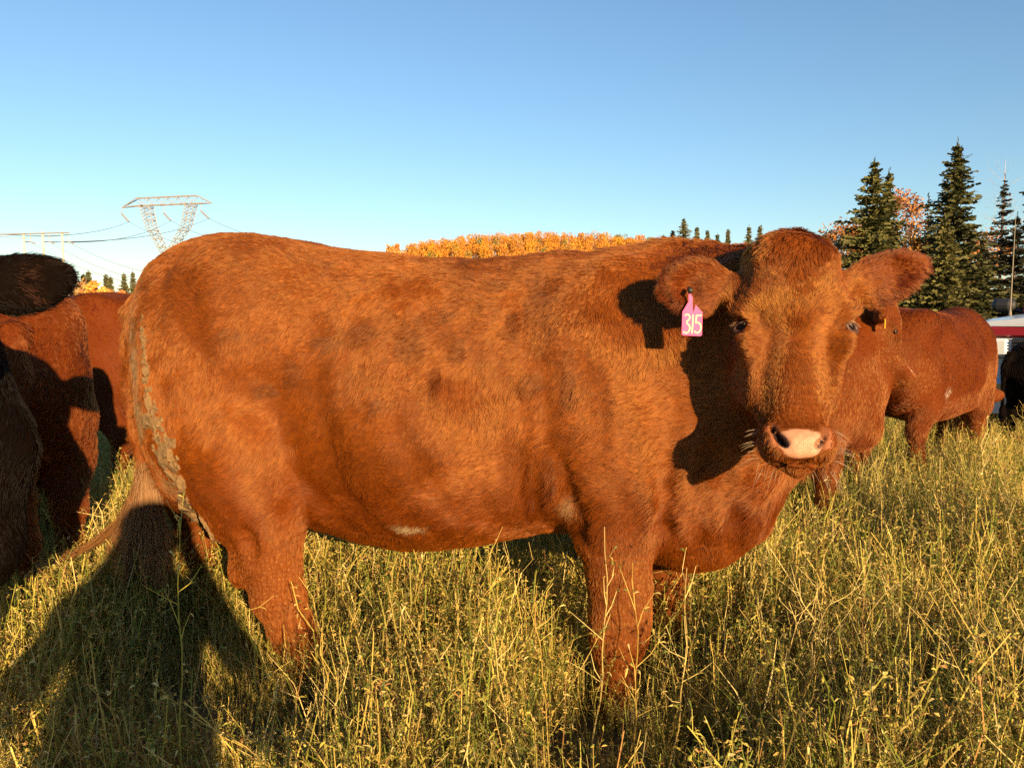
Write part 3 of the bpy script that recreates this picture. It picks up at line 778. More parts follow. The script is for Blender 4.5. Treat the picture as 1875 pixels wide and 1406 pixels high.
def add_head(f, Hm, sc=1.0, earL=None, earR=None):
    """Hm: 4x4 head-to-cow matrix; head axes u down the face, v across (towards the animal's left as seen from the front: screen right), w out of the face"""
    Hm = np.array(Hm, float); Rm = Hm[:3, :3]; o = Hm[:3, 3]
    W = lambda u, v, w: o + Rm @ (np.array([u, v, w]) * sc)
    def loft(P):
        q = ((P - o.astype(np.float32)) @ Rm.astype(np.float32)) / sc
        u = q[..., 0]; uu = np.clip(u, HEAD_U[0], HEAD_U[-1])
        hw = np.interp(uu, HEAD_U, HEAD_W); fr = np.interp(uu, HEAD_U, HEAD_F); bk = np.interp(uu, HEAD_U, HEAD_B)
        c = (fr + bk) / 2; h = (fr - bk) / 2
        qw = (q[..., 2] - c) / h
        ff = np.interp(uu, [0, .21, .29, .40, .445, .46], [1, 1, .70, .70, .86, 1]); kq = np.clip((qw + .25) / .95, 0, 1); kq = kq * kq * (3 - 2 * kq)
        hv = hw * (1 - 0.14 * np.clip(-qw + 0.3, 0, 1.3) * (uu < .46)) * (1 - (1 - ff) * kq)
        pw = 2.5
        r = ((np.abs(q[..., 1]) / hv) ** pw + np.abs(qw) ** pw) ** (1 / pw)
        d = (r - 1) * np.minimum(hw, h) * 0.9
        return (np.sqrt(np.clip(d, 0, None) ** 2 + (u - uu) ** 2) + np.minimum(d, 0)) * sc
    ctr = W(0.26, 0, -0.1); ext = np.full(3, 0.36 * sc)
    f.blend(loft, ctr - ext, ctr + ext, 0.05)
    E = lambda c, r, R=None, k=0.03, cut=False: f.ellipsoid(W(*c), np.array(r) * sc, (Rm if R is None else Rm @ R), k * sc, cut)
    def rotw(a):
        c, s_ = math.cos(a), math.sin(a); return np.array([[c, -s_, 0], [s_, c, 0], [0, 0, 1.0]])
    for sg in (-1, 1):
        E((0.188, sg * 0.102, -0.020), (0.042, 0.024, 0.028), rotw(sg * 0.25), 0.035)       # brow
        E((0.252, sg * 0.098, -0.020), (0.030, 0.022, 0.018), None, 0.03)                    # below the eye
        E((0.300, sg * 0.088, -0.110), (0.085, 0.022, 0.080), None, 0.05)                    # cheek
        E((0.223, sg * 0.120, -0.022), (0.014, 0.018, 0.022), None, 0.012, True)             # eye socket
        E((0.484, sg * 0.056, -0.030), (0.036, 0.022, 0.034), None, 0.022)                    # nostril wing
    E((0.045, 0, -0.045), (0.055, 0.085, 0.055), None, 0.05)                                  # poll
    E((0.120, 0, 0.004), (0.085, 0.085, 0.022), None, 0.05)                                  # forehead
    E((0.490, 0, -0.016), (0.036, 0.066, 0.027), None, 0.018)                                 # muzzle pad
    E((0.495, 0, -0.100), (0.026, 0.048, 0.040), None, 0.03)                                 # chin
    for sg in (-1, 1):
        nk = 1.0 if sg < 0 else 0.55                                                          # the far nostril is nearly shut
        E((0.483, sg * 0.0420, 0.010), (0.024, 0.0076 * nk, 0.034 * nk), rotw(-sg * 0.62), 0.005, True)  # nostrils
        E((0.460, sg * 0.0545, 0.004), (0.014, 0.0064 * nk, 0.028 * nk), rotw(sg * 0.05), 0.005, True)
    # mouth line
    E((0.531, 0, -0.020), (0.004, 0.085, 0.036), None, 0.008, True)
    # ears: (base, tip, half-height, normal tilt)
    info = []
    for sg, spec in ((-1, earL), (1, earR)):
        if spec is None: continue
        b, t_, hh, twist = spec
        b = np.array(b); t_ = np.array(t_); ax = t_ - b; L = np.linalg.norm(ax); ax = ax / L
        nrm = np.array([0.0, 0, 1.0]); nrm = nrm - ax * (nrm @ ax); nrm /= np.linalg.norm(nrm)
        sd = np.cross(nrm, ax)
        nrm2 = nrm * math.cos(twist) + sd * math.sin(twist); sd2 = np.cross(nrm2, ax)
        R = np.stack([ax, sd2, nrm2], 1)
        c = b + ax * L * 0.42
        E(c, (L * 0.42, hh, 0.024), R, 0.02)
        E(b + ax * L * 0.72 + sd2 * hh * .10, (L * 0.30, hh * 0.58, 0.017), R, 0.04)
        E(c + nrm2 * 0.030 + ax * L * 0.04, (L * 0.34, hh * 0.62, 0.026), R, 0.012, True)
        f.cone(W(*(b - ax * 0.02)), W(*(b + ax * L * 0.35)), 0.034 * sc, 0.030 * sc, 0.03 * sc)
        info.append((W(*b), W(*t_), Rm @ nrm2, hh * sc))
    return info

# hair ---------------------------------------------------------------
def hair_object(name, pos, rad, tint, mat, parent, npts):
    """pos (n, npts, 3)"""
    n = len(pos)
    cu = bpy.data.hair_curves.new(name)
    cu.add_curves([npts] * n)
    cu.attributes['position'].data.foreach_set('vector', np.ascontiguousarray(pos, np.float32).ravel())
    ra = cu.attributes.get('radius') or cu.attributes.new('radius', 'FLOAT', 'POINT')
    ra.data.foreach_set('value', np.ascontiguousarray(rad, np.float32).ravel())
    ta = cu.attributes.new('tint', 'FLOAT_COLOR', 'CURVE')
    c = np.ones((n, 4), np.float32); c[:, :3] = tint; ta.data.foreach_set('color', c.ravel())
    cu.materials.append(mat)
    o = bpy.data.objects.new(name, cu); col.objects.link(o); o.parent = parent
    o['kind'] = 'stuff'
    return o

def sample_surface(V, F, N, area, dens, n, r):
    w = area * dens; c = np.cumsum(w); k = np.searchsorted(c, r.random(n) * c[-1])
    k = np.clip(k, 0, len(F) - 1)
    a, b = r.random((n, 1)), r.random((n, 1))
    q = V[F[k]]; P = (q[:, 0] * (1 - a) + q[:, 1] * a) * (1 - b) + (q[:, 3] * (1 - a) + q[:, 2] * a) * b
    m = N[F[k]].mean(1); m /= np.linalg.norm(m, axis=1)[:, None] + 1e-9
    return P, m

def grow_coat(name, parent, P, N, D, L, lift, tint, r, mat, clump=0.016, cl_str=0.5, rad=0.0007, npts=5, curl=0.0, seed=1):
    """P roots, N normals, D combing directions, L lengths, lift 0..1"""
    n = len(P)
    D = D - N * (D * N).sum(1)[:, None]; D /= np.linalg.norm(D, axis=1)[:, None] + 1e-9
    S = np.cross(N, D)
    D = D + S * r.normal(0, 0.16, (n, 1)); D /= np.linalg.norm(D, axis=1)[:, None]
    key = np.floor((P + 0.35 * clump * np.stack([wave(P, seed + i, 0.5 / clump * 0.35, 1) for i in range(3)], 1)) / clump).astype(np.int64)
    _, inv = np.unique(key[:, 0] * 73856093 ^ key[:, 1] * 19349663 ^ key[:, 2] * 83492791, return_inverse=True)
    nc = inv.max() + 1; cnt = np.bincount(inv, minlength=nc)
    cen = np.stack([np.bincount(inv, P[:, d], nc) for d in range(3)], 1) / cnt[:, None]
    coff = r.normal(size=(nc, 3)); clen = r.uniform(0.75, 1.3, nc); clift = r.uniform(0.6, 1.5, nc); ccol = r.uniform(0.82, 1.18, nc)
    L = L * clen[inv] * r.uniform(0.75, 1.2, n); lift = lift * clift[inv]
    t = np.linspace(0, 1, npts)[None, :, None]
    bend = D[:, None] * (t * (1 - 0.10 * lift[:, None, None])) + N[:, None] * (lift[:, None, None] * (t - 0.55 * t ** 2))
    lift = np.clip(lift, 0.17, 1.2)
    bend = D[:, None] * (t * (1 - 0.10 * lift[:, None, None])) + N[:, None] * (lift[:, None, None] * (t - 0.55 * t ** 2))
    pos = P[:, None] - N[:, None] * 0.001 * (1 - t) + N[:, None] * 0.0012 * t + bend * L[:, None, None]
    to_c = cen[inv] - P; to_c[np.linalg.norm(to_c, axis=1) > 1.3 * clump] = 0; to_c -= N * (to_c * N).sum(1)[:, None]
    pos = pos + (to_c[:, None] * np.broadcast_to(cl_str, (n,))[:, None, None] + S[:, None] * (coff[inv, :1] * L[:, None] * 0.12)[:, None]) * (t ** 1.5)
    if curl > 0:
        ph = coff[inv, 1] * 3 + r.normal(0, 0.3, n)
        pos = pos + (S[:, None] * np.sin(ph[:, None, None] + t * 7.0) + N[:, None] * np.cos(ph[:, None, None] + t * 7.0) * 0.5) * (curl * L)[:, None, None] * t
    rr = rad * np.array([1, 1, 0.9, 0.7, 0.25] if npts == 5 else np.linspace(1, 0.3, npts))[None, :] * np.ones((n, 1))
    return hair_object(name, pos, rr, np.clip(tint * ccol[inv][:, None], 0.002, 0.95), mat, parent, npts)

# ------------------------------------------------------------------ the main cow
YAW = math.radians(9.0)
Fd = np.array([math.cos(YAW), -math.sin(YAW), 0]); Rd = np.array([-math.sin(YAW), -math.cos(YAW), 0])
O = np.array([(835 - CX) / FPX * 2.45, 2.45, 0.0])
MAIN = np.eye(4); MAIN[:3, 0] = Fd; MAIN[:3, 1] = Rd; MAIN[:3, 2] = (0, 0, 1); MAIN[:3, 3] = O
# (s, t, z) with t towards the camera is left-handed, so the animal is built with t mirrored: t = -left
def loc(x, y, t=0.0):
    """cow coordinates (s, t, z) of the point seen at (x, y) on the animal's plane t"""
    r = ray(x, y); A = np.array([[r[0], -Fd[0]], [r[1], -Fd[1]]]); b = (O + Rd * t)[:2]
    k, s = np.linalg.solve(A, b)
    return np.array([s, t, CAMZ + r[2] * k])
def to_cow(w):
    d = np.asarray(w, float) - O; return np.array([d @ Fd, d @ Rd, d[2]])

def main_cow():
    r = np.random.default_rng(315)
    root = tag(empty('cow'), 'big red-brown cow standing side-on in front, facing us, with a pink ear tag', 'cow', 'cattle in the field')
    f = Field((-1.28, -0.46, -0.03), (1.30, 0.90, 1.53), 0.0065)
    # trunk: outline read off the picture on the animal's middle plane
    st = [(263, 562, 690, .06), (269, 524, 760, .12), (280, 492, 830, .17), (304, 464, 900, .215), (345, 442, 940, .245), (385, 433, 950, .26), (425, 428, 955, .27),
          (465, 427, 955, .28), (500, 434, 955, .29), (560, 447, 962, .275), (640, 460, 985, .295), (700, 466, 998, .325), (760, 472, 1006, .345),
          (830, 478, 1004, .352), (890, 479, 992, .348), (950, 477, 980, .335), (1000, 473, 970, .335), (1060, 468, 966, .335), (1130, 462, 1000, .33),
          (1200, 458, 1030, .32), (1250, 474, 1034, .30), (1300, 520, 1020, .27), (1345, 590, 1000, .23), (1385, 670, 975, .165), (1415, 760, 945, .12), (1432, 830, 900, .06)]
    rows = []
    for x, a, b, w in st:
        p = loc(x, a); q = loc(x, b, 0.0); rows.append((p[0], p[2], q[2] + 0.008, w))
    rows = np.array(rows)
    S, T, B, W = smooth_stations(rows[:, 0], rows[:, 1], rows[:, 2], rows[:, 3])
    f.blend(loft_fn(S, T, B, W, 2.2, -0.03), (S[0] - .05, -.4, B.min()), (S[-1] + .05, .4, T.max()), 0.04)
    G = lambda x, y, t: loc(x, y, t)
    # shoulder, hip, thigh
    f.ellipsoid(G(1120, 730, .21), (.20, .14, .36), None, 0.10)
    f.ellipsoid(G(1165, 860, .23), (.16, .11, .22), None, 0.07)
    f.ellipsoid(G(450, 570, .17), (.18, .085, .18), None, 0.14)
    f.ellipsoid(G(375, 740, .17), (.185, .12, .30), None, 0.08)
    f.ellipsoid(G(440, 850, .22), (.16, .105, .24), None, 0.05)
    f.ellipsoid(G(402, 740, -.14), (.17, .12, .30), None, 0.08)
    f.ellipsoid(G(1130, 760, -.14), (.20, .12, .34), None, 0.10)
    f.ellipsoid(G(810, 775, .0), (.38, .385, .285), None, 0.10)
    f.ellipsoid(G(1335, 925, -.01), (.13, .14, .13), None, 0.06)            # brisket
    f.ellipsoid(G(1275, 985, .0), (.12, .13, .09), None, 0.05)
    # near hind leg
    f.chain([(G(440, 800, .20), .150), (G(480, 900, .205), .128), (G(492, 965, .205), .098), (G(498, 1030, .205), .083), (G(508, 1080, .205), .078),
             (G(535, 1150, .205), .063), (G(558, 1205, .205), .057), (G(572, 1245, .205), .050)], 0.035)
    f.cone(G(432, 960, .20), G(450, 1040, .20), .036, .045, 0.05)           # tendon of the hock
    f.ellipsoid(G(436, 1045, .20), (.030, .032, .05), None, .03)
    f.cone(G(400, 880, .18), G(432, 960, .20), .06, .036, 0.06)
    # far hind leg
    f.chain([(G(350, 800, -.14), .15), (G(365, 900, -.15), .118), (G(368, 980, -.15), .086), (G(362, 1050, -.15), .070), (G(360, 1120, -.15), .056), (G(360, 1200, -.15), .050), (G(366, 1235, -.15), .050)], 0.035)
    # near fore leg
    f.chain([(G(1145, 800, .20), .150), (G(1127, 900, .22), .128), (G(1130, 980, .23), .102), (G(1134, 1060, .235), .085), (G(1134, 1130, .235), .080), (G(1131, 1170, .235), .066),
             (G(1130, 1250, .235), .045), (G(1132, 1300, .235), .050), (G(1136, 1335, .235), .045)], 0.035, (1, .82, 1))
    # far fore leg
    f.chain([(G(1190, 880, -.13), .13), (G(1210, 990, -.14), .095), (G(1217, 1070, -.14), .070), (G(1217, 1120, -.14), .068), (G(1215, 1200, -.14), .048), (G(1218, 1255, -.14), .05)], 0.03)
    # creases: behind the elbow, in front of the thigh
    f.chain_cut([(G(1046, 980, .29), .038), (G(1037, 920, .335), .034), (G(1022, 840, .385), .018), (G(1010, 760, .43), .010)], 0.035)
    f.chain_cut([(G(566, 1000, .265), .042), (G(550, 920, .30), .040), (G(522, 855, .335), .030), (G(460, 795, .365), .016), (G(395, 760, .39), .010)], 0.04)
    f.chain_cut([(G(1226, 1050, .25), .030), (G(1222, 980, .29), .026), (G(1228, 900, .33), .016), (G(1240, 840, .36), .008)], 0.04)
    f.ellipsoid(G(572, 860, .41), (.085, .085, .16), None, 0.06, True)     # flank hollow
    # gaskin hollow
    f.ellipsoid(G(452, 1000, .31), (.030, .030, .055), None, 0.03, True)
    # head: poll and muzzle in the world, then into cow space
    poll = at(1453, 424, 1.86); muz = at(1467, 836, 1.67)
    u = muz - poll; u = u / np.linalg.norm(u)
    a = math.radians(-9); v = np.array([math.cos(a), math.sin(a), 0]); v -= u * (v @ u); v /= np.linalg.norm(v)
    w = np.cross(u, v)
    if w[1] > 0: w = -w
    sc = float(np.linalg.norm(muz - poll) / 0.520)
    Hm = np.eye(4)
    Tw = np.stack([Fd, Rd, np.array([0, 0, 1.0])])
    Hm[:3, 0] = Tw @ u; Hm[:3, 1] = Tw @ v; Hm[:3, 2] = Tw @ w; Hm[:3, 3] = to_cow(poll)
    H = lambda u_, v_, w_: Hm[:3, 3] + Hm[:3, :3] @ (np.array([u_, v_, w_]) * sc)
    # neck
    nb1, nb2, nb3 = G(1190, 660, .08), G(1285, 620, .13), H(0.16, 0.0, -0.19)
    f.cone(nb1, nb2, .24, .205, 0.10); f.cone(nb2, nb3, .20, .125, 0.10)
    f.cone(G(1240, 520, .02), H(0.06, 0.0, -0.16), .10, .085, 0.10)
    f.cone(G(1275, 780, .11), H(0.30, 0.0, -0.20), .20, .085, 0.10)
    f.cone(G(1350, 860, .05), H(0.34, 0.0, -0.22), .12, .06, 0.08)
    ears = add_head(f, Hm, sc, ((.125, -.118, -.065), (.112, -.300, -.025), .066, 0.35), ((.110, .118, -.085), (.034, .316, -.095), .057, -0.35))
    # tail
    tp = [(G(276, 535, .0), .036), (G(254, 568, .02), .032), (G(240, 640, .03), .026), (G(240, 720, .04), .023), (G(250, 790, .05), .022), (G(266, 860, .06), .020), (G(274, 915, .06), .014)]
    f.chain_cut([(G(258, 620, .10), .020), (G(263, 700, .12), .026), (G(274, 790, .13), .032), (G(293, 865, .13), .034), (G(308, 930, .13), .034)], 0.008)
    f.cone(G(304, 502, .0), G(258, 572, .01), .044, .032, 0.03)
    f.chain(tp[:3], 0.02); f.chain(tp[2:], 0.004)
    V, F = biggest_piece(*f.mesh())
    V = relax(V, F, 2, 0.45)
    N, area = vert_normals(V, F)
    # shallow wrinkles over neck and ribs
    s_, z_ = V[:, 0], V[:, 2]
    wr = np.exp(-((s_ - 0.42) / 0.22) ** 2) * np.exp(-((z_ - 0.85) / 0.25) ** 2) * np.sin(s_ * 88 + 3.5 * wave(V, 5, 1.2, 2)) * 0.0018 * np.clip(.5 + wave(V, 15, 3, 2), 0, 1)
    wr += 0.004 * wave(V, 6, 3.2, 2) + 0.0035 * wave(V * np.array([1, 1, .4]), 8, 7, 1) * (z_ > .5)
    hq = (V - Hm[:3, 3]) @ Hm[:3, :3] / sc
    hm = np.clip((-(np.linalg.norm((hq - np.array([.26, 0, -.10])) / np.array([.30, .16, .15]), axis=1)) + 1.15) * 6, 0, 1)
    # folds of skin down the neck side and brisket
    fold = np.sin((s_ + 0.12 * z_ + .012 * wave(V, 9, 2.5, 1)) * 52 + 1.6 * wave(V, 19, 2, 2)); fold = np.sign(fold) * np.abs(fold) ** .6
    wr += np.exp(-((s_ - 0.80) / 0.15) ** 2) * np.exp(-((z_ - .68) / .2) ** 2) * fold * 0.009 * np.clip(.55 + .9 * wave(V, 18, 2.4, 2), 0, 1.2) * np.clip(V[:, 1] * 12, 0, 1)
    V = V + N * (wr * (1 - hm))[:, None]
    N, area = vert_normals(V, F)

    # skin colour: hide, bare pink nose
    base = np.array((0.11, 0.03, 0.006)) * np.ones((len(V), 1))
    nd = (np.abs(hq[:, 0] - 0.494) / 0.031) ** 3 + (np.abs(hq[:, 1]) / (0.043 + 0.22 * np.clip(0.49 - hq[:, 0], -0.03, 0.03))) ** 3
    nose = np.clip((1.12 - nd) * 5, 0, 1) * (hq[:, 2] > -0.035)
    pink = np.array((0.34, 0.17, 0.10)) * (1 + 0.10 * wave(V, 11, 60, 2))[:, None]
    colr = base * (1 - nose[:, None]) + pink * nose[:, None]
    side = np.clip(np.exp(-(((np.abs(hq[:, 1]) - 0.060) / 0.014) ** 2)) * (np.abs(hq[:, 0] - .475) < .03) * (hq[:, 2] > -.05), 0, 1)
    colr = colr * (1 - 0.5 * side[:, None]) + np.array((0.40, 0.15, 0.07)) * 0.5 * side[:, None]
    for sg in (-1, 1):
        ca, sa = math.cos(-sg * .62), math.sin(-sg * .62)
        qq = hq - np.array([.483, sg * .0420, .0]); qu = qq[:, 0] * ca + qq[:, 1] * sa; qv = -qq[:, 0] * sa + qq[:, 1] * ca
        d1 = np.sqrt((qu / .0235) ** 2 + (qv / .0072) ** 2)
        d2 = np.sqrt(((hq[:, 0] - .460) / .0135) ** 2 + ((hq[:, 1] - sg * .0545) / .0060) ** 2)
        ins = np.clip((1.06 - np.minimum(d1, d2)) * 5, 0, 1) * (hq[:, 2] > -.05)
        ins = ins * (1.0 if sg < 0 else 0.35)
        colr = colr * (1 - ins[:, None]) + np.array((0.02, 0.012, 0.01)) * ins[:, None]
    Vw = V * np.array([1, -1, 1])                                    # into a right-handed frame (left = -t)
    Fw = F[:, ::-1]
    body = link_mesh('body', np_mesh('body', Vw, Fw, True, colr), M['skin'], root)
    mw = Matrix.Identity(4)
    mw[0][0], mw[1][0] = Fd[0], Fd[1]; mw[0][1], mw[1][1] = -Rd[0], -Rd[1]
    mw.translation = Vector(O); root.matrix_world = mw

    # ---------------- coat
    n = 520000
    Fc = V[F].mean(1); Fn = N[F].mean(1)
    hqf = (Fc - Hm[:3, 3]) @ Hm[:3, :3] / sc
    inhead = (np.linalg.norm((hqf - np.array([.26, 0, -.10])) / np.array([.31, .19, .16]), axis=1) < 1.0)
    dens = np.where(Fc[:, 1] > -0.05, 1.0, 0.30) * np.where(Fn[:, 1] > -0.2, 1.0, 0.35)
    dens = dens * np.where(inhead & (Fn[:, 1] > -.1), 2.6, 1.0) * np.where(Fc[:, 2] < 0.25, 0.5, 1.0)
    nf = nose[F].mean(1); dens = dens * np.where(nf > 0.35, 0.0, 1.0)
    ndk = np.zeros(len(Fc))
    for sg in (-1, 1):
        ndk += (np.linalg.norm((hqf - np.array([.227, sg * .110, -.026])) / np.array([.027, .030, .036]), axis=1) < 1)
        ndk += (np.linalg.norm((hqf - np.array([.474, sg * .047, 0])) / np.array([.026, .014, .04]), axis=1) < 1)
    dens = dens * (ndk < 0.5)
    P, Nn = sample_surface(V, F, N, area, dens, n, r)
    s, t, z = P.T
    hq = (P - Hm[:3, 3]) @ Hm[:3, :3] / sc
    # where along the beast: weights
    sig = lambda x: 1 / (1 + np.exp(-x))
    D = np.stack([-np.ones(n), np.zeros(n), -0.30 - 0.5 * sig((0.95 - z) * 8)], 1)
    w_sh = sig((s - 0.25) * 9); D = D * (1 - w_sh)[:, None] + np.array([-0.5, 0, -1.0]) * w_sh[:, None]
    w_th = sig((-0.55 - s) * 9) * sig((1.15 - z) * 8); D = D * (1 - w_th)[:, None] + np.array([-0.35, 0, -1.0]) * w_th[:, None]
    w_lg = sig((0.55 - z) * 22); D = D * (1 - w_lg)[:, None] + np.array([-0.12, 0, -1.0]) * w_lg[:, None]
    # belly hair sweeps back and down, the flank fold turns forward
    w_fl = np.exp(-((s + 0.30) / .28) ** 2 - ((z - .93) / .20) ** 2); D = D + np.array([0.9, 0, 0.55]) * w_fl[:, None]
    ang = 0.75 * wave(P, 21, 1.6, 2) + 0.45 * wave(P, 22, 5.0, 2)
    ang *= (1 - 0.55 * w_lg)
    D = D - Nn * (D * Nn).sum(1)[:, None]; D /= np.linalg.norm(D, axis=1)[:, None] + 1e-9
    Sd = np.cross(Nn, D); D = D * np.cos(ang)[:, None] + Sd * np.sin(ang)[:, None]
    L = np.full(n, 0.0240) + 0.012 * sig((0.75 - z) * 14) * (1 - w_lg) - 0.010 * w_lg + 0.006 * wave(P, 23, 2.5, 2)
    lift = 0.17 + 0.08 * wave(P, 24, 3.0, 2)
    tuft = np.zeros(n)                                            # rubbed-up, darker patches on the ribs and shoulder
    for (x_, y_, rx, ry) in ((655, 606, 55, 16), (600, 625, 40, 10), (760, 615, 26, 55), (985, 560, 26, 62), (945, 600, 14, 50), (820, 578, 14, 11), (420, 606, 22, 10), (850, 640, 7, 22),
                             (805, 690, 9, 26), (905, 520, 30, 12), (880, 575, 10, 24), (1010, 870, 10, 70), (975, 890, 8, 50), (530, 690, 26, 30), (480, 720, 20, 14), (700, 735, 14, 18), (985, 700, 30, 22), (1050, 690, 14, 60)):
        q0 = loc(x_, y_, .33); ra_ = abs(loc(x_ + rx, y_, .33)[0] - q0[0]); rz_ = abs(loc(x_, y_ + ry, .33)[2] - q0[2])
        d2 = ((s - q0[0]) / ra_) ** 2 + ((z - q0[2]) / rz_) ** 2 + 0.5 * wave(P, 26, 8, 2)
        tuft = np.maximum(tuft, np.clip(1.25 - d2, 0, 1) * (t > .05))
    lift = lift + 0.35 * tuft; L = L + 0.008 * tuft
    # crest of the neck stands up
    crest = np.exp(-(t / .10) ** 2) * sig((s - 0.10) * 10) * (z > 1.25); L = L + 0.018 * crest; lift = lift + 0.22 * crest
    D = D * (1 - crest)[:, None] + np.array([-0.8, 0, .25]) * crest[:, None]
    # tail root and rump edge
    rump = sig((-1.02 - s) * 25) * (z > 1.12); L = L + 0.020 * rump
    D = D * (1 - rump)[:, None] + np.array([-0.35, 0, -1.0]) * rump[:, None]
    # head
    ih = np.clip(1.25 - np.linalg.norm((hq - np.array([.26, 0, -.10])) / np.array([.30, .165, .16]), axis=1), 0, .25) * 4
    wu, wv = 0.262, -0.012
    rad = np.stack([hq[:, 0] - wu, hq[:, 1] - wv, np.zeros(n)], 1); rad /= np.linalg.norm(rad, axis=1)[:, None] + 1e-6
    swirl = np.stack([-rad[:, 1], rad[:, 0], np.zeros(n)], 1) * 0.30 * np.exp(-np.linalg.norm(hq[:, :2] - (wu, wv), axis=1) / .05)[:, None]
    lock = np.stack([np.ones(n), hq[:, 1] * 6.5, 0.15 * np.ones(n)], 1); lock /= np.linalg.norm(lock, axis=1)[:, None]
    wl_ = sig((0.155 - 1.1 * np.abs(hq[:, 1]) * (np.abs(hq[:, 1]) > .02) - hq[:, 0]) * 70)
    dh = (rad + swirl) * (1 - wl_)[:, None] + lock * wl_[:, None]
    a2 = 0.35 * wave(hq, 31, 9, 2); dh = dh + np.stack([-dh[:, 1], dh[:, 0], 0 * a2], 1) * a2[:, None]
    Dh = dh @ Hm[:3, :3].T
    D = D * (1 - ih)[:, None] + Dh * ih[:, None]
    lh = 0.0105 + 0.014 * wl_ + 0.008 * np.exp(-((hq[:, 0] - .2) / .05) ** 2) - 0.007 * sig((hq[:, 0] - .36) * 40)
    L = L * (1 - ih) + lh * sc * ih; lift = lift * (1 - ih) + (0.22 + 0.10 * wl_) * ih
    # bristly brows
    for sg in (-1, 1):
        br = np.exp(-(((hq - np.array([.194, sg * .122, -.02])) / np.array([.012, .02, .03])) ** 2).sum(1))
        db = np.array([-0.75, sg * 1.0, 0.15]) @ Hm[:3, :3].T
        D = D * (1 - br)[:, None] + db * br[:, None]; L = L + 0.014 * br; lift = lift + 0.3 * br
    # ears
    isear = np.zeros(n)
    for (b, tp_, nr, hh) in ears:
        ax = tp_ - b; Le = np.linalg.norm(ax); ax /= Le
        q = P - b; al = q @ ax / Le; off = np.linalg.norm(q - (q @ ax)[:, None] * ax, axis=1)
        we = np.clip((al - 0.12) * 6, 0, 1) * (al < 1.15) * (off < hh * 1.5)
        side_ = q - (q @ ax)[:, None] * ax; side_ /= np.linalg.norm(side_, axis=1)[:, None] + 1e-6
        De = ax * 0.9 + side_ * 0.55 + np.array([0, 0, -0.25])
        D = D * (1 - we)[:, None] + De * we[:, None]
        edge = np.clip(off / hh, 0, 1.2)
        L = L * (1 - we) + (0.012 + 0.012 * edge ** 2 + 0.008 * (side_[:, 2] < -.3)) * we; lift = lift * (1 - we) + 0.33 * we
        isear = np.maximum(isear, we)
    # colour of each hair: red-brown, duller and darker in tufts, paler flank, cream scuffs
    c = np.array((0.250, 0.066, 0.0058)) * np.ones((n, 1))
    c *= (1 + 0.08 * wave(P, 41, 1.3, 2) + 0.08 * wave(P, 42, 6, 2))[:, None]
    c *= (1 - 0.30 * tuft)[:, None]
    redder_shaded = np.clip(0.5 * crest + 0.75 * isear + 0.85 * sig((0.64 - z) * 16) * (1 - w_lg) + 0.18 * (s > .85) * (1 - ih), 0, 1)  # low belly is redder hair, with its underside shade put into the tint too
    c = c * (1 - redder_shaded)[:, None] + np.array((0.135, 0.026, 0.0038)) * redder_shaded[:, None]
    tailm = (s < loc(262, 700)[0] - 0.0) * (z < 1.2)
    # cream scar on the belly
    q = loc(752, 967, .30); sc_ = np.exp(-((s - q[0]) / .045) ** 4 - ((z - q[2] - 0.25 * 0) / .010) ** 4); sc_ = sc_ * (t > .1)
    c = c * (1 - sc_)[:, None] + np.array((0.5, 0.38, 0.23)) * sc_[:, None]
    q = loc(1045, 925, .3); s2 = np.exp(-((s - q[0]) / .018) ** 2 - ((z - q[2]) / .03) ** 2) * (t > .1) * 0.6
    c = c * (1 - s2)[:, None] + np.array((0.5, 0.33, 0.17)) * s2[:, None]
    c = c * (1 - 0.16 * ih * (1 - isear))[:, None]
    # muddy rear seam
    mpath = np.array([loc(a_, b_, .15) for a_, b_ in ((264, 600), (275, 700), (300, 810), (335, 900), (372, 970), (418, 1050))])
    zz = np.clip(z, mpath[-1, 2], mpath[0, 2]); ms = np.interp(zz, mpath[::-1, 2], mpath[::-1, 0])
    mm = np.exp(-((s - ms) / .030) ** 2) * sig((1.22 - z) * 30) * sig((z - .42) * 30) * np.clip(.75 + .6 * wave(P, 51, 9, 2), 0, 1)
    c = c * (1 - mm)[:, None] + np.array((0.15, 0.085, 0.032)) * mm[:, None]
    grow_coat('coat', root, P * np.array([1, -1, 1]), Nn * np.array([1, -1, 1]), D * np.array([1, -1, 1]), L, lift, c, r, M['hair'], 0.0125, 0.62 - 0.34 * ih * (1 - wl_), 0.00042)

    flip = np.array([1, -1, 1.0])
    Hl = lambda u_, v_, w_: H(u_, v_, w_) * flip
    # ---------------- eyes with lids and lashes
    for sg in (-1, 1):
        e = MB(); c0 = H(.226, sg * (.1035 if sg < 0 else .106), -.030 if sg < 0 else -.024); nlat, nlon = 10, 16
        th = np.linspace(0, np.pi, nlat); ph = np.linspace(0, 2 * np.pi, nlon, endpoint=False)
        V_ = np.array([[np.sin(a_) * np.cos(b_), np.sin(a_) * np.sin(b_), np.cos(a_)] for a_ in th for b_ in ph]) * 0.0215 * sc
        Fq = [(i * nlon + j, i * nlon + (j + 1) % nlon, (i + 1) * nlon + (j + 1) % nlon, (i + 1) * nlon + j) for i in range(nlat - 1) for j in range(nlon)]
        e.add((V_ + c0) * flip, Fq); e.build('eye', M['eye'], root, True)
        # lids: a rim round the opening
        lid = MB(); up = Hm[:3, 0]; fwd = Hm[:3, :3] @ np.array([0.0, sg * 0.70, 0.714]); sd_ = np.cross(up, fwd)
        k_ = np.linspace(0, 2 * np.pi, 15)
        Pq = np.array([c0 + fwd * 0.0150 * sc + up * (math.sin(q_) * 0.0105 + .001) * sc + sd_ * math.cos(q_) * 0.019 * sc for q_ in k_])
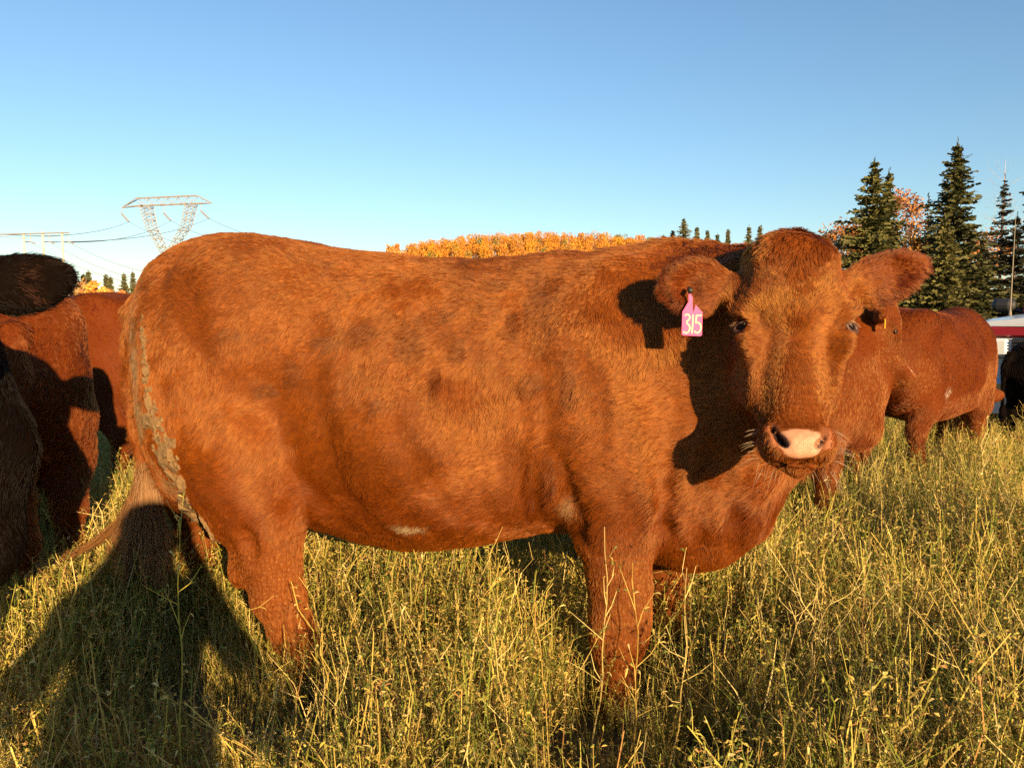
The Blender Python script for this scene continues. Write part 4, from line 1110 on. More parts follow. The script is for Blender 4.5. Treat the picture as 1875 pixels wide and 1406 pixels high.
        lid.tube(Pq * flip, 0.0062 * sc, 6, False); lid.build('eyelid', M['eyelid'], root, True)
        m_ = 46; k_ = r.uniform(np.pi * 1.05, np.pi * 1.95, m_)
        p0 = np.array([c0 + fwd * 0.014 * sc + up * math.sin(q_) * 0.0135 * sc + sd_ * math.cos(q_) * 0.019 * sc for q_ in k_])
        dl = fwd * 0.5 - up * 0.55 + sd_ * r.normal(0, .3, (m_, 1)) + r.normal(0, .15, (m_, 3))
        tt = np.linspace(0, 1, 4)[None, :, None]
        ps = p0[:, None] + dl[:, None] * 0.020 * tt + np.array([0, 0, -.012]) * tt ** 2
        hair_object('eyelashes', ps * flip, np.tile([.0006, .0005, .0004, .0002], (m_, 1)), np.tile((.40, .20, .07), (m_, 1)), M['long_hair'], root, 4)
    # ---------------- whiskers
    m_ = 90; sg = np.where(r.random(m_) < .5, -1, 1); uu = r.uniform(.45, .55, m_); vv = sg * r.uniform(.03, .082, m_)
    vv = np.where(uu < .52, sg * r.uniform(.070, .082, m_), vv)
    p0 = np.array([H(a_, b_, -.045) for a_, b_ in zip(uu, vv)])
    dl = np.stack([np.where(uu > .525, .9, .1), sg * np.where(uu > .525, .35, 1.0), r.normal(.35, .2, m_)], 1) + r.normal(0, .2, (m_, 3))
    dl = dl / np.linalg.norm(dl, axis=1)[:, None] @ Hm[:3, :3].T
    ln = r.uniform(.02, .05, m_)[:, None, None]; tt = np.linspace(0, 1, 4)[None, :, None]
    ps = p0[:, None] + dl[:, None] * ln * tt + np.array([0, 0, -1.0]) * ln * .25 * tt ** 2
    hair_object('whiskers', ps * flip, np.tile([.00028, .00026, .0002, .0001], (m_, 1)), np.tile((.36, .25, .14), (m_, 1)), M['long_hair'], root, 4)
    # ---------------- tail switch: brush spreading down and left, one long lock trailing left
    m_ = 5200; k_ = r.random(m_)
    a0 = np.array(G(270, 850, .06)); a1 = np.array(G(278, 925, .06))
    p0 = a0 + (a1 - a0) * k_[:, None] + r.normal(0, .012, (m_, 3))
    grp = r.integers(0, 60, m_); grp[(grp == 0) & (r.random(m_) < .55)] = 30; gx_ = r.uniform(205, 308, 60); gy_ = r.uniform(985, 1075, 60); gt = r.uniform(-.02, .14, 60)
    E_ = np.array([G(a_, b_, c_) for a_, b_, c_ in zip(gx_, gy_, gt)])
    long_ = np.array([G(75, 1032, .10), G(95, 1025, .10), G(130, 1015, .11)]); nl = 5
    E_[:1] = long_[:1]
    e = E_[grp] + r.normal(0, .014, (m_, 3))
    mid = (p0 * .45 + e * .55) + np.array([0.0, 0.01, -.0]) + (np.array(G(240, 965, .08)) - np.array(G(250, 965, .08))) * ((gx_[grp] < 222) * .6)[:, None]
    lowm = (grp < 1); mid[lowm] = np.array(G(212, 1000, .09)) + r.normal(0, .008, (lowm.sum(), 3))
    tt = np.linspace(0, 1, 9)[None, :, None]
    ps = p0[:, None] * (1 - tt) ** 2 + 2 * mid[:, None] * tt * (1 - tt) + e[:, None] * tt ** 2
    wv_ = np.sin(tt[..., 0] * 11 + grp[:, None] * 1.7) * 0.008 * tt[..., 0]
    ps[..., 0] += wv_
    tc = np.array((0.20, 0.092, 0.033)) * r.uniform(.7, 1.25, (m_, 1))
    hair_object('tail_switch', ps * flip, np.tile(np.array([.0009, .0009, .0009, .0008, .0008, .0007, .0006, .0005, .0002]), (m_, 1)), tc, M['long_hair'], root, 9)
    # hair along the tail
    # ---------------- dried mud caked down the back of the thigh
    ob = body_surface = (V, N)
    path = [(262, 590), (266, 650), (272, 710), (285, 770), (301, 820), (318, 870), (338, 915), (352, 950), (378, 980), (405, 1020), (422, 1060)]
    path = np.array(path, float); seg = np.linspace(0, len(path) - 1, 420)
    mv, mf = [], []; base_i = 0
    sel = np.where((V[:, 0] < loc(450, 800)[0]) & (N[:, 1] > 0.0) & (V[:, 1] > .02))[0]
    Vs_ = V[sel]
    wpos = O + Vs_[:, :1] * Fd + Vs_[:, 1:2] * Rd; wz = Vs_[:, 2]
    cp, sp = math.cos(PITCH), math.sin(PITCH)
    dz = wz - CAMZ; fy = wpos[:, 1] * cp - dz * sp; uy = wpos[:, 1] * sp + dz * cp
    pxs = CX + FPX * wpos[:, 0] / fy; pys = CY - FPX * uy / fy
    for g_ in seg:
        i = min(int(g_), len(path) - 2); fr = g_ - i
        x_, y_ = path[i] + (path[i + 1] - path[i]) * fr
        wdt = np.interp(y_, [580, 640, 720, 850, 960, 1060], [1, 3, 8, 14, 9, 4])
        x_ += r.normal(0, wdt * .5); y_ += r.normal(0, 6)
        j = sel[np.argmin((pxs - x_) ** 2 + (pys - y_) ** 2)]
        cpt = V[j] + N[j] * r.uniform(0.002, 0.008); nn = N[j] + r.normal(0, .22, 3); nn /= np.linalg.norm(nn)
        a_ = np.cross(nn, [0, 0, 1.0]); a_ /= np.linalg.norm(a_); b_ = np.cross(nn, a_)
        k = 8; rr = r.choice([.005, .007, .010, .016], p=[.35, .3, .2, .15]) * np.interp(y_, [580, 720, 900], [.5, 1.1, 1.7])
        an = np.arange(k) / k * 6.283 + r.uniform(0, 1); rad_ = rr * r.uniform(.45, 1.25, k)
        top_ = cpt + (np.cos(an) * rad_)[:, None] * a_ + (np.sin(an) * rad_ * 1.5)[:, None] * b_ + nn * r.normal(0, .002, (k, 1))
        bot_ = cpt + (top_ - cpt) * 1.15 - nn * .020
        mv.append(np.concatenate([top_, bot_, [cpt + nn * .002]]))
        for q_ in range(k):
            q2 = (q_ + 1) % k
            mf += [(base_i + q_, base_i + q2, base_i + 2 * k), (base_i + q2, base_i + q_, base_i + k + q_), (base_i + q2, base_i + k + q_, base_i + k + q2)]
        base_i += 2 * k + 1
    me = np_mesh('mud_crust', np.concatenate(mv) * flip, np.array(mf)[:, ::-1], False)
    link_mesh('mud_crust', me, M['mud'], root)['kind'] = 'stuff'
    # ---------------- ear tag with its number
    tg = at(1267, 585, 1.862)
    T3 = np.array([math.cos(math.radians(-6)), math.sin(math.radians(-6)), 0]); U3 = np.array([.02, -.10, 1.0]); U3 /= np.linalg.norm(U3); N3 = np.cross(T3, U3)
    px = 1.862 / FPX
    def TW(x, y, d=0.0):
        w_ = tg + T3 * (x - 1267) * px + U3 * (585 - y) * px + N3 * d
        return to_cow(w_) * flip
    outline = [(1250, 612), (1252, 614), (1284, 615.5), (1286.5, 613), (1285, 572), (1272, 558), (1270, 566), (1268.5, 572), (1266.5, 560), (1266, 545), (1263, 540), (1258, 536), (1259, 552), (1249, 571)]
    tgm = MB(); k = len(outline)
    for d0 in (.0015, -.0015): tgm.v.append(np.array([TW(x, y, d0) for x, y in outline]))
    tgm.n = 2 * k
    tgm.f = [list(range(k)), [k + i for i in range(k - 1, -1, -1)]] + [[i, (i + 1) % k, k + (i + 1) % k, k + i] for i in range(k)]
    tag_o = tgm.build('ear_tag', M['tag_pink'], root)
    def stroke(pts, wd=2.5):
        pts = np.array(pts, float); d_ = np.gradient(pts, axis=0); d_ /= np.linalg.norm(d_, axis=1)[:, None]; nr_ = np.stack([-d_[:, 1], d_[:, 0]], 1) * wd
        m = MB(); n_ = len(pts)
        off = 0.0022 if (TW(1267, 585, 1.0) * flip)[1] > (TW(1267, 585, 0) * flip)[1] else -0.0022
        m.add([TW(*p, off) for p in pts + nr_] + [TW(*p, off) for p in pts - nr_], [(i, i + 1, n_ + i + 1, n_ + i) for i in range(n_ - 1)])
        m.build('tag_number', M['tag_ink'], tag_o)
    an = np.linspace(-2.6, 1.45, 12); top3 = [(1258.0 + 4.6 * math.cos(q_), 581.5 + 6.0 * math.sin(q_)) for q_ in an]
    an = np.linspace(-1.3, 2.4, 12); bot3 = [(1257.5 + 6.4 * math.cos(q_), 601.0 + 8.6 * math.sin(q_)) for q_ in an]
    stroke(top3 + [(1257.5, 588.8)], 1.25); stroke([(1257.5, 590.5)] + bot3, 1.25)
    stroke([(1268.2, 576.5), (1268.6, 595), (1268.4, 610)], 1.25)
    an = np.linspace(-1.5, 2.5, 13); stroke([(1274.5, 591)] + [(1277.5 + 6.2 * math.cos(q_), 600 + 9.4 * math.sin(q_)) for q_ in an], 1.25)
    stroke([(1284, 577.5), (1274.5, 577.5)], 1.25); stroke([(1274.5, 576.5), (1274.2, 592)], 1.25)
    b_ = MB(); b_.tube([TW(1260, 530, -.012), TW(1260.5, 533, .010)], .0062, 10); b_.build('tag_button', M['tag_black'], tag_o, True)
    # ---------------- hooves
    def hoof(x, y, t, hgt=.055, wd=.052):
        c0 = G(x, y, t); m = MB()
        for sg in (-1, 1):
            ring = []
            for zz, sx in ((-.012, 1.12), (hgt * .5, 1.0), (hgt, .82)):
                an = np.arange(10) / 10 * 6.283
                ring.append(np.stack([c0[0] + .02 + np.cos(an) * wd * 1.15 * sx, c0[1] + sg * wd * .48 + np.sin(an) * wd * .46 * sx, np.full(10, zz)], 1))
            Vq = np.concatenate(ring); Fq = [(i * 10 + j, i * 10 + (j + 1) % 10, (i + 1) * 10 + (j + 1) % 10, (i + 1) * 10 + j) for i in range(2) for j in range(10)] + [tuple(range(20, 30)), tuple(range(9, -1, -1))]
            m.add(Vq * flip, Fq)
        m.build('hoof', M['hoof'], root, True)
    hoof(580, 1275, .205); hoof(370, 1255, -.15); hoof(1140, 1375, .235); hoof(1222, 1275, -.14)
    return root
main_cow()
# ------------------------------------------------------------------ the rest of the herd
def herd_cow(label, pos, heading, sc, tint, skin, head, res=0.02, hairs=40000, hl=0.022, curl=0.0, hr=0.0009, seed=1, ears=True, nose=(0.5, 0.27, 0.17), tags=False, body_len=1.0, spot=None, name='cow', z0=0.0, hm='hair'):
    """heading: world direction the animal faces; head = (poll s, t, z), turn to its right, pitch below level"""
    r = np.random.default_rng(seed)
    h = np.array([heading[0], heading[1]], float); h /= np.linalg.norm(h)
    root = tag(empty(name), label, 'cow', 'cattle in the field')
    f = Field((-1.15, -0.75, -0.03), (1.45, 0.75, 1.60), res)
    S = np.array([-.84, -.80, -.70, -.55, -.30, .0, .25, .45, .60, .72, .80]) * body_len
    T = np.array([1.06, 1.16, 1.25, 1.29, 1.27, 1.26, 1.27, 1.29, 1.26, 1.14, 1.00])
    B = np.array([.90, .78, .66, .56, .50, .48, .50, .52, .53, .58, .72])
    W = np.array([.08, .16, .215, .25, .30, .315, .29, .25, .215, .16, .07])
    S2, T2, B2, W2 = smooth_stations(S, T, B, W)
    f.blend(loft_fn(S2, T2, B2, W2), (S[0] - .05, -.35, .4), (S[-1] + .05, .35, 1.32), 0.04)
    bl = body_len
    for sg in (-1, 1):
        f.ellipsoid((-.58 * bl, sg * .14, .95), (.17, .11, .28), None, .09); f.ellipsoid((.45 * bl, sg * .13, .85), (.17, .11, .30), None, .09)
        f.ellipsoid((-.50 * bl, sg * .19, 1.18), (.11, .06, .09), None, .09)
        d = sg * .05 + r.normal(0, .03)
        f.chain([((-.55 * bl + d, sg * .15, .80), .14), ((-.50 * bl + d, sg * .17, .64), .105), ((-.62 * bl + d, sg * .17, .46), .062), ((-.60 * bl + d, sg * .17, .30), .046), ((-.57 * bl + d, sg * .17, .10), .043), ((-.545 * bl + d, sg * .17, .04), .048)], .04)
        d = -sg * .05 + r.normal(0, .03)
        f.chain([((.47 * bl + d, sg * .14, .72), .13), ((.48 * bl + d, sg * .16, .56), .085), ((.48 * bl + d, sg * .16, .40), .058), ((.48 * bl + d, sg * .16, .22), .042), ((.49 * bl + d, sg * .16, .09), .045), ((.50 * bl + d, sg * .16, .04), .045)], .04)
    f.chain([((-.83 * bl, 0, 1.14), .05), ((-.90 * bl, 0, 1.02), .032), ((-.90 * bl, 0, .75), .024), ((-.89 * bl, 0, .55), .030), ((-.88 * bl, 0, .38), .045), ((-.88 * bl, 0, .26), .015)], .03)
    f.ellipsoid((.68 * bl, 0, .62), (.13, .12, .12), None, .07)
    (ps, pt, pz), turn, pitch, hsc = head
    ca, sa = math.cos(turn), math.sin(turn); fd = np.array([ca, sa, 0]); d = pitch
    u = fd * math.cos(d) + np.array([0, 0, -math.sin(d)]); v = np.array([sa, -ca, 0]); w = fd * math.sin(d) + np.array([0, 0, math.cos(d)])
    Hm = np.eye(4); Hm[:3, 0], Hm[:3, 1], Hm[:3, 2], Hm[:3, 3] = u, v, w, (ps, pt, pz)
    H = lambda a, b, c: Hm[:3, 3] + Hm[:3, :3] @ (np.array([a, b, c]) * hsc)
    f.cone((.48 * bl, 0, 1.02), H(.14, 0, -.17), .21, .12, .10); f.cone((.45 * bl, 0, 1.14), H(.06, 0, -.13), .13, .08, .09); f.cone((.60 * bl, 0, .80), H(.28, 0, -.18), .16, .07, .08)
    einf = add_head(f, Hm, hsc, ((.105, -.118, -.085), (.085, -.295, -.10), .062, .35), ((.105, .118, -.085), (.060, .298, -.10), .062, -.35)) if ears else add_head(f, Hm, hsc)
    V, F = biggest_piece(*f.mesh()); V = relax(V, F, 1, .5); N, area = vert_normals(V, F)
    V = V + N * (0.006 * wave(V, seed + 3, 2.5, 2) )[:, None]
    hq = (V - Hm[:3, 3]) @ Hm[:3, :3] / hsc
    colr = np.array(skin) * np.ones((len(V), 1))
    nd = ((hq[:, 0] - .485) / .045) ** 2 + (hq[:, 1] / .058) ** 2
    ns = np.clip((1.1 - nd) * 4, 0, 1) * (hq[:, 2] > -.03); colr = colr * (1 - ns)[:, None] + np.array(nose) * ns[:, None]
    flip = np.array([1, -1, 1.0])
    link_mesh('body', np_mesh('body', V * flip, F[:, ::-1], True, colr), M['skin'], root)
    dens = np.where(ns[F].mean(1) > .4, 0, 1.0) * np.where(V[F].mean(1)[:, 2] < .2, .4, 1.0)
    hqf = hq[F].mean(1)
    for sg in (-1, 1): dens = dens * (np.linalg.norm((hqf - np.array([.226, sg * .112, -.026])) / np.array([.02, .025, .028]), axis=1) > 1)
    P, Nn = sample_surface(V, F, N, area, dens, hairs, r)
    s, t, z = P.T; sig = lambda x: 1 / (1 + np.exp(-x))
    D = np.stack([-np.ones(hairs), np.zeros(hairs), -0.4 - .5 * sig((.95 - z) * 8)], 1)
    wl_ = sig((.55 - z) * 20); D = D * (1 - wl_)[:, None] + np.array([-.1, 0, -1.0]) * wl_[:, None]
    wsh = np.clip(sig((s - .3) * 9) + sig((-.5 - s) * 9), 0, 1) * .7; D = D * (1 - wsh)[:, None] + np.array([-.4, 0, -1.0]) * wsh[:, None]
    q = (P - Hm[:3, 3]) @ Hm[:3, :3] / hsc
    ih = np.clip(1.3 - np.linalg.norm((q - np.array([.26, 0, -.1])) / np.array([.31, .17, .17]), axis=1), 0, .25) * 4
    D = D * (1 - ih)[:, None] + (u * .9 + w * .1) * ih[:, None]
    L = np.full(hairs, hl) * (1 + .3 * wave(P, seed + 9, 2.5, 2)) * (1 - .35 * ih); lift = .3 + .15 * wave(P, seed + 10, 3, 2)
    for (b, tp_, nr, hh) in einf:
        ax = tp_ - b; Le = np.linalg.norm(ax); ax /= Le; qq = P - b; al = qq @ ax / Le; off = qq - (qq @ ax)[:, None] * ax; on = np.linalg.norm(off, axis=1)
        we = np.clip((al - .1) * 6, 0, 1) * (al < 1.15) * (on < hh * 1.5); L = L * (1 - .6 * we); lift = lift * (1 - .35 * we); off /= on[:, None] + 1e-6
        D = D * (1 - we)[:, None] + (ax * .9 + off * .5 + np.array([0, 0, -.3])) * we[:, None]; L = L + .004 * we
    D = D - Nn * (D * Nn).sum(1)[:, None]; D /= np.linalg.norm(D, axis=1)[:, None] + 1e-9
    ang = .6 * wave(P, seed + 11, 2.0, 2); Sd = np.cross(Nn, D); D = D * np.cos(ang)[:, None] + Sd * np.sin(ang)[:, None]
    c = np.array(tint) * (1 + .12 * wave(P, seed + 12, 1.5, 2) + .08 * wave(P, seed + 13, 6, 2))[:, None]
    if hm == 'black_hair':                                            # brownish hair inside the ears
        for (b, tp_, nr, hh) in einf:
            q_ = P - b; ax = (tp_ - b) / np.linalg.norm(tp_ - b); o_ = q_ - (q_ @ ax)[:, None] * ax
            k = (q_ @ ax > .05) * (np.linalg.norm(o_, axis=1) < hh * .75) * (Nn @ nr > .2) * (np.linalg.norm(q_, axis=1) < .3) * np.clip(.5 + wave(P, 99, 9, 1), 0, 1)
            c = c * (1 - k)[:, None] + np.array((.026, .009, .0045)) * k[:, None]
    if spot is not None:
        k = np.exp(-(((P - np.array(spot[:3])) / spot[3]) ** 2).sum(1) ** 2); c = c * (1 - k)[:, None] + np.array((.6, .5, .38)) * k[:, None]
    grow_coat('coat', root, P * flip, Nn * flip, D * flip, L, lift, c, r, M[hm], .022, .4, hr, 4, curl, seed)
    for sg in (-1, 1):
        e = MB(); c0 = H(.226, sg * .102, -.034); th = np.linspace(0, np.pi, 8); ph = np.linspace(0, 2 * np.pi, 12, endpoint=False)
        Vs = np.array([[np.sin(a) * np.cos(b), np.sin(a) * np.sin(b), np.cos(a)] for a in th for b in ph]) * .019 * hsc
        e.add((Vs + c0) * flip, [(i * 12 + j, i * 12 + (j + 1) % 12, (i + 1) * 12 + (j + 1) % 12, (i + 1) * 12 + j) for i in range(7) for j in range(12)])
        e.build('eye', M['eye'], root, True)
        k_ = np.linspace(0, 2 * np.pi, 13); fw = Hm[:3, :3] @ np.array([0, sg * .7, .714]); sd_ = np.cross(Hm[:3, 0], fw)
        lid = MB(); lid.tube(np.array([c0 + fw * .0135 * hsc + Hm[:3, 0] * math.sin(a) * .0135 * hsc + sd_ * math.cos(a) * .019 * hsc for a in k_]) * flip, .0042 * hsc, 5, False)
        lid.build('eyelid', M['skin' if False else 'eyelid'], root, True)
    for sx, sgs in ((-.545, 1), (.50, -1)):
        for sg in (-1, 1):
            m = MB(); cx = sx * bl + sgs * sg * .05
            for k in (-1, 1):
                an = np.arange(8) / 8 * 6.283
                ring = [np.stack([cx + .02 + np.cos(an) * .055 * q_, sg * .165 + k * .024 + np.sin(an) * .023 * q_, np.full(8, zz)], 1) for zz, q_ in ((-.012, 1.1), (.055, .85))]
                m.add(np.concatenate(ring) * flip, [(j, (j + 1) % 8, 8 + (j + 1) % 8, 8 + j) for j in range(8)] + [tuple(range(8, 16))])
            m.build('hoof', M['hoof'], root)
    if tags:
        b, tp_, nr, hh = einf[0 if tags < 0 else 1]
        m = MB(); c0 = b + (tp_ - b) * .55 + nr * .02 + np.array([0, 0, -hh * .2])
        x_ = (tp_ - b) / np.linalg.norm(tp_ - b); z_ = np.array([0, 0, 1.0])
        o = [(-.007, 0), (.007, 0), (.008, -.018), (.021, -.032), (.021, -.072), (-.021, -.072), (-.021, -.032), (-.008, -.018)]
        fr = [c0 + x_ * a + z_ * q_ + nr * .002 for a, q_ in o]; bk = [p - nr * .003 for p in fr]
        m.add(np.array(fr + bk) * flip, [tuple(range(8)), tuple(range(15, 7, -1))] + [(i, (i + 1) % 8, 8 + (i + 1) % 8, 8 + i) for i in range(8)])
        m.build('ear_tag', M['tag_yellow'], root)
    mw = Matrix.Identity(4)
    mw[0][0], mw[1][0] = h[0] * sc, h[1] * sc; mw[0][1], mw[1][1] = -h[1] * sc, h[0] * sc; mw[2][2] = sc
    mw.translation = Vector((pos[0], pos[1], z0)); root.matrix_world = mw
    return root

RED = (0.20, 0.045, 0.005); DRED = (0.15, 0.027, 0.004); BLACK = (0.0038, 0.0028, 0.0024)
SK_R = (0.10, 0.024, 0.005); SK_B = (0.004, 0.0022, 0.0016)
herd_cow('black cow with a furry ear at the left edge, nearest of the left cows', (-1.95, 1.80), (1, -.08), 1.0, BLACK, SK_B,
         ((.82, .28, 1.335), math.radians(72), math.radians(62), 1.0), .0125, 150000, .024, 0, .0006, 201, nose=(.02, .015, .013), hm='black_hair')
herd_cow('red cow with curly coat half in shade just behind the black cow', (-2.13, 3.22), (-.60, .80), .965, RED, SK_R,
         ((.80, .0, 1.15), 0.0, math.radians(60), 1.0), .0165, 150000, .026, .16, .0007, 211, body_len=.86)
herd_cow('smooth dark red cow beyond the tail of the main cow', (-2.95, 4.72), (-1, .05), 1.02, DRED, SK_R,
         ((.95, .0, 1.15), 0.0, math.radians(50), 1.0), .02, 100000, .016, 0, .0008, 221)
herd_cow('red-brown cow looking right from behind the big cow head, yellow ear tag', (1.13, 3.95), (1, .02), .95, (0.23, .054, .006), SK_R,
         ((.80, .0, 1.36), math.radians(14), math.radians(70), .95), .0165, 150000, .022, 0, .0007, 231, tags=-1)
herd_cow('red-brown cow standing side-on between the looking cow and the truck', (2.86, 5.30), (.78, .62), .95, (0.205, .045, .005), SK_R,
         ((.98, -.12, .72), math.radians(-60), math.radians(72), 1.0), .02, 130000, .018, 0, .0008, 241, spot=(-.34, .30, .72, .04))
herd_cow('small black cow at the right edge before the truck bumper', (4.62, 6.25), (1, .1), .76, BLACK, SK_B,
         ((.95, .0, 1.05), 0.0, math.radians(55), 1.0), .025, 30000, .022, 0, .0012, 251, nose=(.02, .015, .013), hm='black_hair')
# ------------------------------------------------------------------ the field: tall alfalfa and dry grass
STRAW = np.array((0.56, 0.41, 0.105)); GREEN = np.array((0.20, 0.24, 0.036)); OLIV = np.array((0.36, 0.32, 0.06)); PALE = np.array((0.66, 0.53, 0.21)); RUST = np.array((0.32, 0.17, 0.06)); LEAF = np.array((0.12, 0.145, 0.03))

class Strips:
    def __init__(s): s.V = []; s.F = []; s.K = []; s.n = 0
    def strip(s, P, w, side, colr):
        P = np.asarray(P); n = len(P); w = np.broadcast_to(w, (n,))[:, None]
        V = np.concatenate([P - side * w / 2, P + side * w / 2]); s.V.append(V)
        i = np.arange(n - 1); s.F.append(np.stack([i, i + 1, n + i + 1, n + i], 1) + s.n); s.n += 2 * n
        s.K.append(np.tile(colr, (2 * n, 1)))
    def leaf(s, p, d, L, w, colr, r):
        d = d / np.linalg.norm(d); sd = np.cross(d, r.normal(size=3)); sd /= np.linalg.norm(sd) + 1e-9
        dn = d * .5 + np.array([0, 0, -.35]); 
        P = np.array([p, p + d * L * .5, p + d * L * .5 + dn * L * .5])
        s.strip(P, np.array([w * .35, w, w * .25]), sd, colr)
    def arrays(s): return np.concatenate(s.V), np.concatenate(s.F), np.concatenate(s.K)

def stem_path(b, h, lean, r, n=6, bow=.25):
    az = r.uniform(0, 6.283); dv = np.array([math.cos(az), math.sin(az), 0]); t = np.linspace(0, 1, n)
    P = b + np.array([0, 0, 1]) * (h * t * (1 - .12 * bow * t))[:, None] + dv * (lean * h * (t ** (1 + bow * 2)))[:, None]
    P[1:-1] += r.normal(0, .011, (n - 2, 3)) * h / .5
    return P

def make_clump(kind, r):
    S = Strips(); R = .16
    if kind == 'alfalfa':
        for i in range(30):
            a, q = r.uniform(0, 6.283), R * math.sqrt(r.random()); h = r.uniform(.22, .56)
            P = stem_path(np.array([q * math.cos(a), q * math.sin(a), 0]), h, abs(r.normal(0, .28)), r, 6, r.uniform(.1, .7))
            base = [STRAW, OLIV, GREEN, PALE, RUST][r.choice(5, p=[.34, .24, .2, .14, .08])] * r.uniform(.8, 1.2)
            ang = r.uniform(0, 6.283); S.strip(P, np.linspace(.0046, .0024, 6), np.array([math.cos(ang), math.sin(ang), 0]), base)
            for k in range(r.integers(12, 22)):
                f = r.uniform(.25, 1.0); i0 = min(int(f * 5), 4); p = P[i0] + (P[i0 + 1] - P[i0]) * (f * 5 - i0)
                d = r.normal(size=3); d[2] = abs(d[2]) * .5 + .15
                if r.random() < .35:
                    L = r.uniform(.02, .055); e = p + d / np.linalg.norm(d) * L; S.strip([p, e], [.0014, .0010], np.array([-d[1], d[0], .01]) / (np.hypot(d[0], d[1]) + 1e-6), base)
                    p = e
                lc = [LEAF, OLIV, STRAW * .9, RUST, PALE * .9][r.choice(5, p=[.30, .24, .26, .07, .13])] * r.uniform(.7, 1.25)
                for q2 in range(r.integers(1, 4)):
                    S.leaf(p, d + r.normal(0, .7, 3), r.uniform(.010, .030), r.uniform(.0025, .0058), lc, r)
    elif kind == 'grass':
        for i in range(75):
            a, q = r.uniform(0, 6.283), R * math.sqrt(r.random()); h = r.uniform(.15, .48)
            P = stem_path(np.array([q * math.cos(a), q * math.sin(a), 0]), h, abs(r.normal(0, .35)), r, 5, r.uniform(.3, 1.4))
            if r.random() < .3: P[-2:, 2] -= h * np.array([.05, .22])
            base = [STRAW, PALE, OLIV, GREEN][r.choice(4, p=[.38, .22, .22, .18])] * r.uniform(.75, 1.25)
            ang = r.uniform(0, 6.283); S.strip(P, np.array([.005, .0062, .0054, .004, .001]), np.array([math.cos(ang), math.sin(ang), 0]), base)
    elif kind == 'thatch':
        for i in range(70):
            a, q = r.uniform(0, 6.283), R * 1.1 * math.sqrt(r.random()); z = r.uniform(.01, .14)
            d = r.normal(size=3); d[2] *= .35; d /= np.linalg.norm(d); L = r.uniform(.06, .22); p = np.array([q * math.cos(a), q * math.sin(a), z])
            P = np.array([p, p + d * L * .5 + r.normal(0, .01, 3), p + d * L + np.array([0, 0, -.02])]); P[:, 2] = np.maximum(P[:, 2], .004)
            base = [STRAW * .8, RUST * .8, OLIV, LEAF][r.choice(4, p=[.4, .2, .2, .2])] * r.uniform(.6, 1.1)
            sd = np.cross(d, [0, 0, 1.0]); S.strip(P, [.003, .003, .001], sd / np.linalg.norm(sd), base)
        for i in range(90):
            a, q = r.uniform(0, 6.283), R * 1.1 * math.sqrt(r.random()); p = np.array([q * math.cos(a), q * math.sin(a), r.uniform(.02, .24)])
            d = r.normal(size=3); d[2] = abs(d[2]) * .4
            S.leaf(p, d, r.uniform(.012, .034), r.uniform(.003, .008), [LEAF, GREEN, OLIV, STRAW * .7][r.choice(4, p=[.4, .25, .2, .15])] * r.uniform(.6, 1.2), r)
    else:                                                      # tall seed stalks
        for i in range(7):
            a, q = r.uniform(0, 6.283), R * math.sqrt(r.random()); h = r.uniform(.42, .68)
            stalk(S, np.array([q * math.cos(a), q * math.sin(a), 0]), h, r)
    return S.arrays()

def stalk(S, b, h, r, lean=None, wid=.0044, tone=None, fork=6):
    P = stem_path(b, h, abs(r.normal(0, .18)) if lean is None else lean, r, 9, r.uniform(.1, .6))
    base = (PALE if r.random() < .6 else STRAW) * r.uniform(.85, 1.15) if tone is None else tone
    for ang in (0.0, 1.57): S.strip(P, np.linspace(wid, wid * .45, 9), np.array([math.cos(ang), math.sin(ang), 0]), base)
    for k in range(fork):
        f = r.uniform(.45, .98); i0 = min(int(f * 8), 7); p = P[i0] + (P[i0 + 1] - P[i0]) * (f * 8 - i0)
        d = r.normal(size=3); d[2] = abs(d[2]) + .5; d /= np.linalg.norm(d); L = r.uniform(.04, .12)
        q = np.array([p, p + d * L * .5, p + d * L + r.normal(0, .008, 3)]); sd = np.cross(d, r.normal(size=3)); sd /= np.linalg.norm(sd)
        S.strip(q, [.0018, .0015, .001], sd, base)
        for m in range(r.integers(2, 6)):
            lc = [PALE * .9, STRAW * .8, RUST, LEAF][r.choice(4, p=[.35, .35, .15, .15])] * r.uniform(.7, 1.2)
            S.leaf(q[r.integers(1, 3)], d + r.normal(0, .8, 3), r.uniform(.010, .022), r.uniform(.002, .0045), lc, r)

